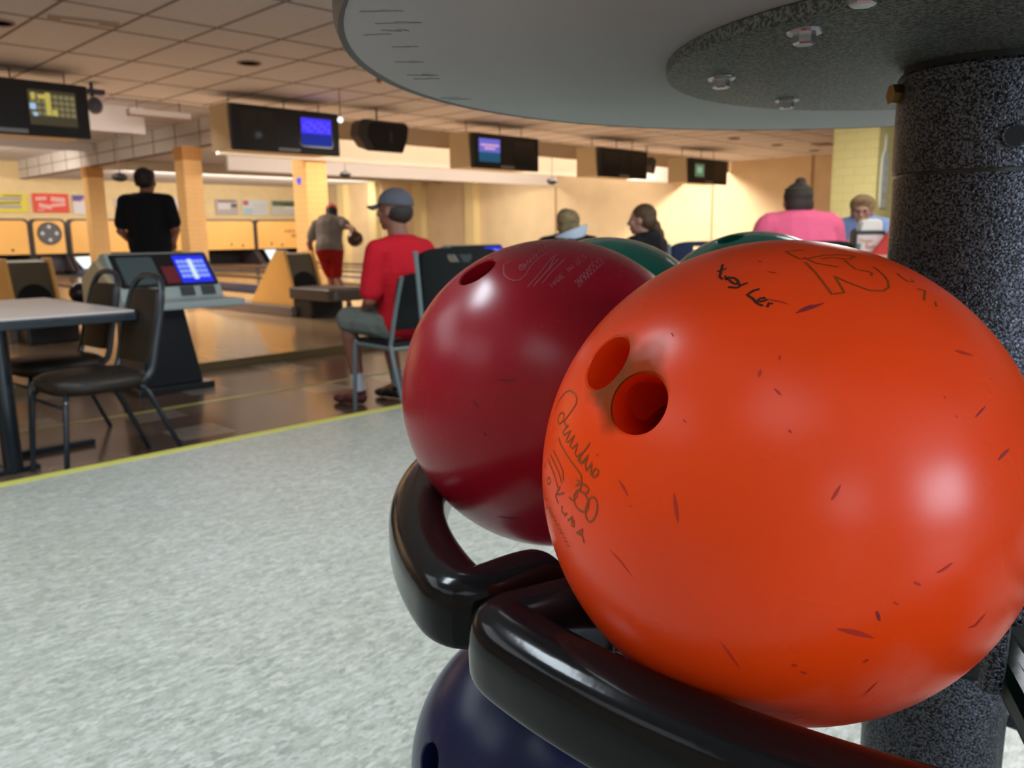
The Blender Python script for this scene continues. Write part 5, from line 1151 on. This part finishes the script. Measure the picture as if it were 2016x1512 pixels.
def seated(z=0.0, hz=0.545, lean=0.0, spread=0.12, knee=0.42, arms='lap', turn=0.0, hh=1.0, kz=0.50, hd=0.0):
    J = dict(pelvis=(0, 0, hz), waist=(0, 0.01 + lean * .3, hz + 0.15), chest=(0, lean * .7, hz + 0.30 * hh), upper=(0, lean, hz + 0.44 * hh), head=(0, lean + 0.05, hz + 0.655 * hh - hd),
             hipL=(-0.10, 0.02, hz - 0.01), hipR=(0.10, 0.02, hz - 0.01), knL=(-spread, knee, kz), knR=(spread, knee, kz), anL=(-spread, knee - 0.0, 0.09), anR=(spread, knee - 0.0, 0.09),
             toeL=(-spread - 0.02, knee + 0.17, 0.035), toeR=(spread + 0.02, knee + 0.17, 0.035), shL=(-0.19, lean, hz + 0.415 * hh), shR=(0.19, lean, hz + 0.415 * hh))
    if arms == 'lap': J.update(elL=(-0.25, lean + 0.02, hz + 0.13), elR=(0.25, lean + 0.02, hz + 0.13), wrL=(-0.14, lean + 0.26, hz + 0.11), wrR=(0.14, lean + 0.26, hz + 0.11))
    else: J.update(elL=(-0.24, lean + 0.16, hz + 0.19), elR=(0.24, lean + 0.16, hz + 0.19), wrL=(-0.12, lean + 0.36, hz + 0.26), wrR=(0.12, lean + 0.36, hz + 0.26))
    return J
# seated man in red
J = seated(hz=0.555, lean=0.03, spread=0.15, knee=0.40, kz=0.555, hh=1.02)
J.update(elL=(-0.255, 0.03, 0.70), wrL=(-0.17, 0.19, 0.64), anL=(-0.11, 0.36, 0.09), toeL=(-0.16, 0.52, 0.035), anR=(0.16, 0.30, 0.09), toeR=(0.14, 0.46, 0.035))
_, hp, HR = person('man in red t-shirt, grey shorts and slate cap seated with his back to the camera', (3.155, 3.985, 0), math.radians(2), J, SK_T, [
    ('shirt', cloth('red_cotton', (0.62, 0.014, 0.028)), [('torso', 0.026), ('arm', 'L', 0.80, 0.018), ('arm', 'R', 0.80, 0.018)]),
    ('shorts', cloth('grey_green_cotton', (0.20, 0.23, 0.21)), [('hips', 0.010), ('leg', 'L', 1.0, 0.014), ('leg', 'R', 1.0, 0.014)]),
    ('hair', mat('dark_grey_hair', (0.035, 0.030, 0.026), 0.7), [('hair', [(0, -0.040, 0.0, 0.078, 0.076, 0.070)])]),
    ('sock', mat('white_sock', (0.65, 0.66, 0.70), 0.9), [('sock', 'L')]), ('sock', mat('grey_sock', (0.20, 0.22, 0.22), 0.9), [('sock', 'R')]),
    ('shoe', mat('maroon_bowling_shoe', (0.11, 0.022, 0.025), 0.45), [('shoe', 'L', 0.0)]), ('shoe', mat('black_bowling_shoe', (0.012, 0.012, 0.012), 0.4), [('shoe', 'R', 0.0)])],
    g=1.05, head=(14, 4), hs=1.08, vox=0.007)
# his cap: crown, visor, strap
P_ = [c for c in C.objects if c.name.startswith('person')][-1]
m_capc = cloth('slate_blue_cap', (0.13, 0.135, 0.165))
bm = new(); vs = bmesh.ops.create_uvsphere(bm, u_segments=28, v_segments=18, radius=1.0)['verts']
bmesh.ops.delete(bm, geom=[v for v in bm.verts if v.co.z < -0.12], context='VERTS')
for v in bm.verts:
    p = v.co.copy(); z = p.z; back = p.y < -0.55 and abs(p.x) < 0.45 and z < 0.28
    v.co = hp(p.x * 0.089, p.y * 0.110 - 0.008, 0.035 + z * 0.096)
o = obj('cap', bm, m_capc, P_, smooth=True); sdf = o.modifiers.new('s', 'SOLIDIFY'); sdf.thickness = 0.004
bm = new(); n_ = 12; Vv = {}
for i in range(n_ + 1):
    for j in range(5):
        a = math.radians(-62 + 124 * i / n_); r0 = 0.0; t_ = j / 4
        x = math.sin(a) * 0.088; y = 0.095 * math.cos(a) + t_ * 0.085 * math.cos(a * 0.85)
        Vv[i, j] = bm.verts.new(hp(x, y, 0.038 - 0.016 * t_ - 0.028 * (x / 0.088) ** 2))
for i in range(n_):
    for j in range(4): bm.faces.new((Vv[i, j], Vv[i + 1, j], Vv[i + 1, j + 1], Vv[i, j + 1]))
o = obj('visor', bm, m_capc, o, smooth=True); sdf = o.modifiers.new('s', 'SOLIDIFY'); sdf.thickness = 0.005
# group at the far seats (each on a chair)
def seat_person(px, d, label, chair_label, rz, J, skin, parts, zf=0.0, **k):
    p = at_depth(px, 460, d)
    shell_chair(chair_label, (p.x, p.y, zf), rz)
    return person(label, (p.x, p.y, zf), rz, J, skin, parts, **k)
away = math.radians(-46)
_, hp, HR = seat_person(1122, 6.3, 'fair-haired person in a dark jacket with a white hood, seen from behind', 'chair under the person with the white hood', math.radians(-38), seated(hz=0.56, lean=0.05, hh=0.99, hd=0.075), SK_L, [
    ('jacket', cloth('black_fleece', (0.012, 0.013, 0.018)), [('torso', 0.035), ('arm', 'L', 1.9, 0.02), ('arm', 'R', 1.9, 0.02)]),
    ('trousers', cloth('dark_jeans', (0.03, 0.04, 0.07)), [('hips', 0.012), ('leg', 'L', 1.95, 0.012), ('leg', 'R', 1.95, 0.012)]),
    ('hair', mat('dark_blond_hair', (0.26, 0.19, 0.09), 0.7, var=(30, 0.3)), [('hair', [(0, -0.02, 0.045, 0.092, 0.10, 0.085), (0, -0.05, -0.02, 0.086, 0.07, 0.085), (-0.03, -0.04, 0.06, 0.07, 0.07, 0.075)])]),
    ('shoe', mat('dark_shoe', (0.02, 0.02, 0.02), 0.5), [('shoe', 'L', 0.0)]), ('shoe', mat('dark_shoe', (0.02, 0.02, 0.02), 0.5), [('shoe', 'R', 0.0)])], eyes=False, head=(10, 0), vox=0.009)
P_ = [c for c in C.objects if c.name.startswith('person')][-1]
bm = new()
Rg = []
for k in range(17):
    a = math.radians(-115 + 230 * k / 16)       # around the back of the neck
    x = 0.105 * math.sin(a); y = -0.105 * math.cos(a)
    top = 0.03 * math.cos(a) + 0.045 * (x / 0.1)
    Rg.append((hp(x * 1.35, y * 1.55 - 0.01, -0.045 + top), hp(x * 1.05, y * 1.15, -0.155 - 0.02 * math.cos(a))))
vs = [(bm.verts.new(a), bm.verts.new(b)) for a, b in Rg]
for a, b in zip(vs, vs[1:]): bm.faces.new((a[0], b[0], b[1], a[1]))
o = obj('hood', bm, mat('white_blue_lining', (0.62, 0.72, 0.85), 0.8), P_, smooth=True); sdf = o.modifiers.new('s', 'SOLIDIFY'); sdf.thickness = 0.016
bm = new(); caps(bm, hp(-0.03, -0.13, -0.14), hp(-0.045, -0.17, -0.20), 0.018, 0.022); obj('hood_tail', bm, mat('white_blue_lining', (0.62, 0.72, 0.85), 0.8), P_, smooth=True)

_, hp, HR = seat_person(1286, 6.45, 'woman with a brown ponytail in a black hooded jacket, facing left', 'chair under the woman with the ponytail', math.radians(4), seated(hz=0.565, lean=0.06, hh=0.97, hd=0.03), SK_L, [
    ('jacket', cloth('black_fleece', (0.012, 0.013, 0.018)), [('torso', 0.035), ('arm', 'L', 1.9, 0.02), ('arm', 'R', 1.9, 0.02)]),
    ('hood', cloth('charcoal_fleece', (0.025, 0.026, 0.03)), [('ell', (0.0, -0.09, -0.13), (0.105, 0.075, 0.06)), ('ell', (0, -0.03, -0.145), (0.11, 0.09, 0.045))]),
    ('trousers', cloth('dark_jeans', (0.03, 0.04, 0.07)), [('hips', 0.012), ('leg', 'L', 1.95, 0.012), ('leg', 'R', 1.95, 0.012)]),
    ('hair', mat('brown_hair', (0.10, 0.055, 0.022), 0.6, var=(30, 0.3)), [('hair', [(0, -0.025, 0.045, 0.088, 0.100, 0.088), (0, -0.055, -0.005, 0.083, 0.072, 0.085), (0.02, -0.12, -0.06, 0.03, 0.035, 0.06), (0.02, -0.15, -0.13, 0.035, 0.035, 0.07)])]),
    ('shoe', mat('dark_shoe', (0.02, 0.02, 0.02), 0.5), [('shoe', 'L', 0.0)]), ('shoe', mat('dark_shoe', (0.02, 0.02, 0.02), 0.5), [('shoe', 'R', 0.0)])], head=(18, 0), vox=0.009)

seat_person(1578, 5.15, 'broad person in a pink shirt with dark hair in a topknot, seen from behind', 'chair under the person in the pink shirt', away + 0.05, seated(hz=0.56, lean=0.05, hh=0.92, hd=0.055), SK_T, [
    ('shirt', cloth('pink_cotton', (0.80, 0.13, 0.24)), [('torso', 0.035), ('arm', 'L', 0.9, 0.03), ('arm', 'R', 0.9, 0.03)]),
    ('trousers', cloth('dark_jeans', (0.03, 0.04, 0.07)), [('hips', 0.012), ('leg', 'L', 1.95, 0.012), ('leg', 'R', 1.95, 0.012)]),
    ('hair', mat('dark_brown_hair', (0.03, 0.018, 0.012), 0.7), [('hair', [(0, -0.02, 0.035, 0.090, 0.102, 0.085), (0, -0.05, -0.02, 0.087, 0.072, 0.085), (0.01, -0.02, 0.125, 0.035, 0.035, 0.025)])]),
    ('headband', cloth('olive_band', (0.06, 0.055, 0.03)), [('ell', (0, -0.02, 0.075), (0.089, 0.101, 0.02))]),
    ('shoe', mat('dark_shoe', (0.02, 0.02, 0.02), 0.5), [('shoe', 'L', 0.0)]), ('shoe', mat('dark_shoe', (0.02, 0.02, 0.02), 0.5), [('shoe', 'R', 0.0)])], zf=Z_N, g=1.28, fat=1.15, eyes=False, vox=0.009)

_, hp, HR = seat_person(1694, 6.85, 'person with glasses and short light hair in a blue shirt, facing the camera', 'chair under the person in glasses', math.radians(112), seated(hz=0.555, lean=0.06, hh=0.93, arms='table', hd=0.09), SK_L, [
    ('shirt', cloth('light_blue_cotton', (0.25, 0.35, 0.62)), [('torso', 0.028), ('arm', 'L', 0.8, 0.02), ('arm', 'R', 0.8, 0.02)]),
    ('scarf', cloth('slate_scarf', (0.07, 0.07, 0.13)), [('ell', (0, 0.03, -0.155), (0.085, 0.085, 0.035))]),
    ('trousers', cloth('dark_jeans', (0.03, 0.04, 0.07)), [('hips', 0.012), ('leg', 'L', 1.95, 0.012), ('leg', 'R', 1.95, 0.012)]),
    ('hair', mat('greying_blond_hair', (0.30, 0.19, 0.09), 0.7, var=(25, 0.4)), [('hair', [(0, -0.022, 0.055, 0.100, 0.108, 0.085), (0, -0.055, -0.005, 0.092, 0.07, 0.085), (0, 0.055, 0.085, 0.078, 0.045, 0.032)])]),
    ('shoe', mat('dark_shoe', (0.02, 0.02, 0.02), 0.5), [('shoe', 'L', 0.0)]), ('shoe', mat('dark_shoe', (0.02, 0.02, 0.02), 0.5), [('shoe', 'R', 0.0)])], zf=Z_N, head=(-4, -4), vox=0.008)
P_ = [c for c in C.objects if c.name.startswith('person')][-1]
bm = new()
for s in (-1, 1):
    tube(bm, [hp(s * 0.034 + 0.024 * math.cos(a), 0.102, 0.0 + 0.017 * math.sin(a)) for a in [2 * PI * k / 16 for k in range(17)]], 0.0022, 6)
    tube(bm, [hp(s * 0.058, 0.100, 0.004), hp(s * 0.088, 0.0, 0.006)], 0.0022, 6)
tube(bm, [hp(-0.010, 0.104, 0.003), hp(0.010, 0.104, 0.003)], 0.0022, 6)
obj('glasses', bm, mat('dark_rim', (0.05, 0.03, 0.03), 0.4), P_)
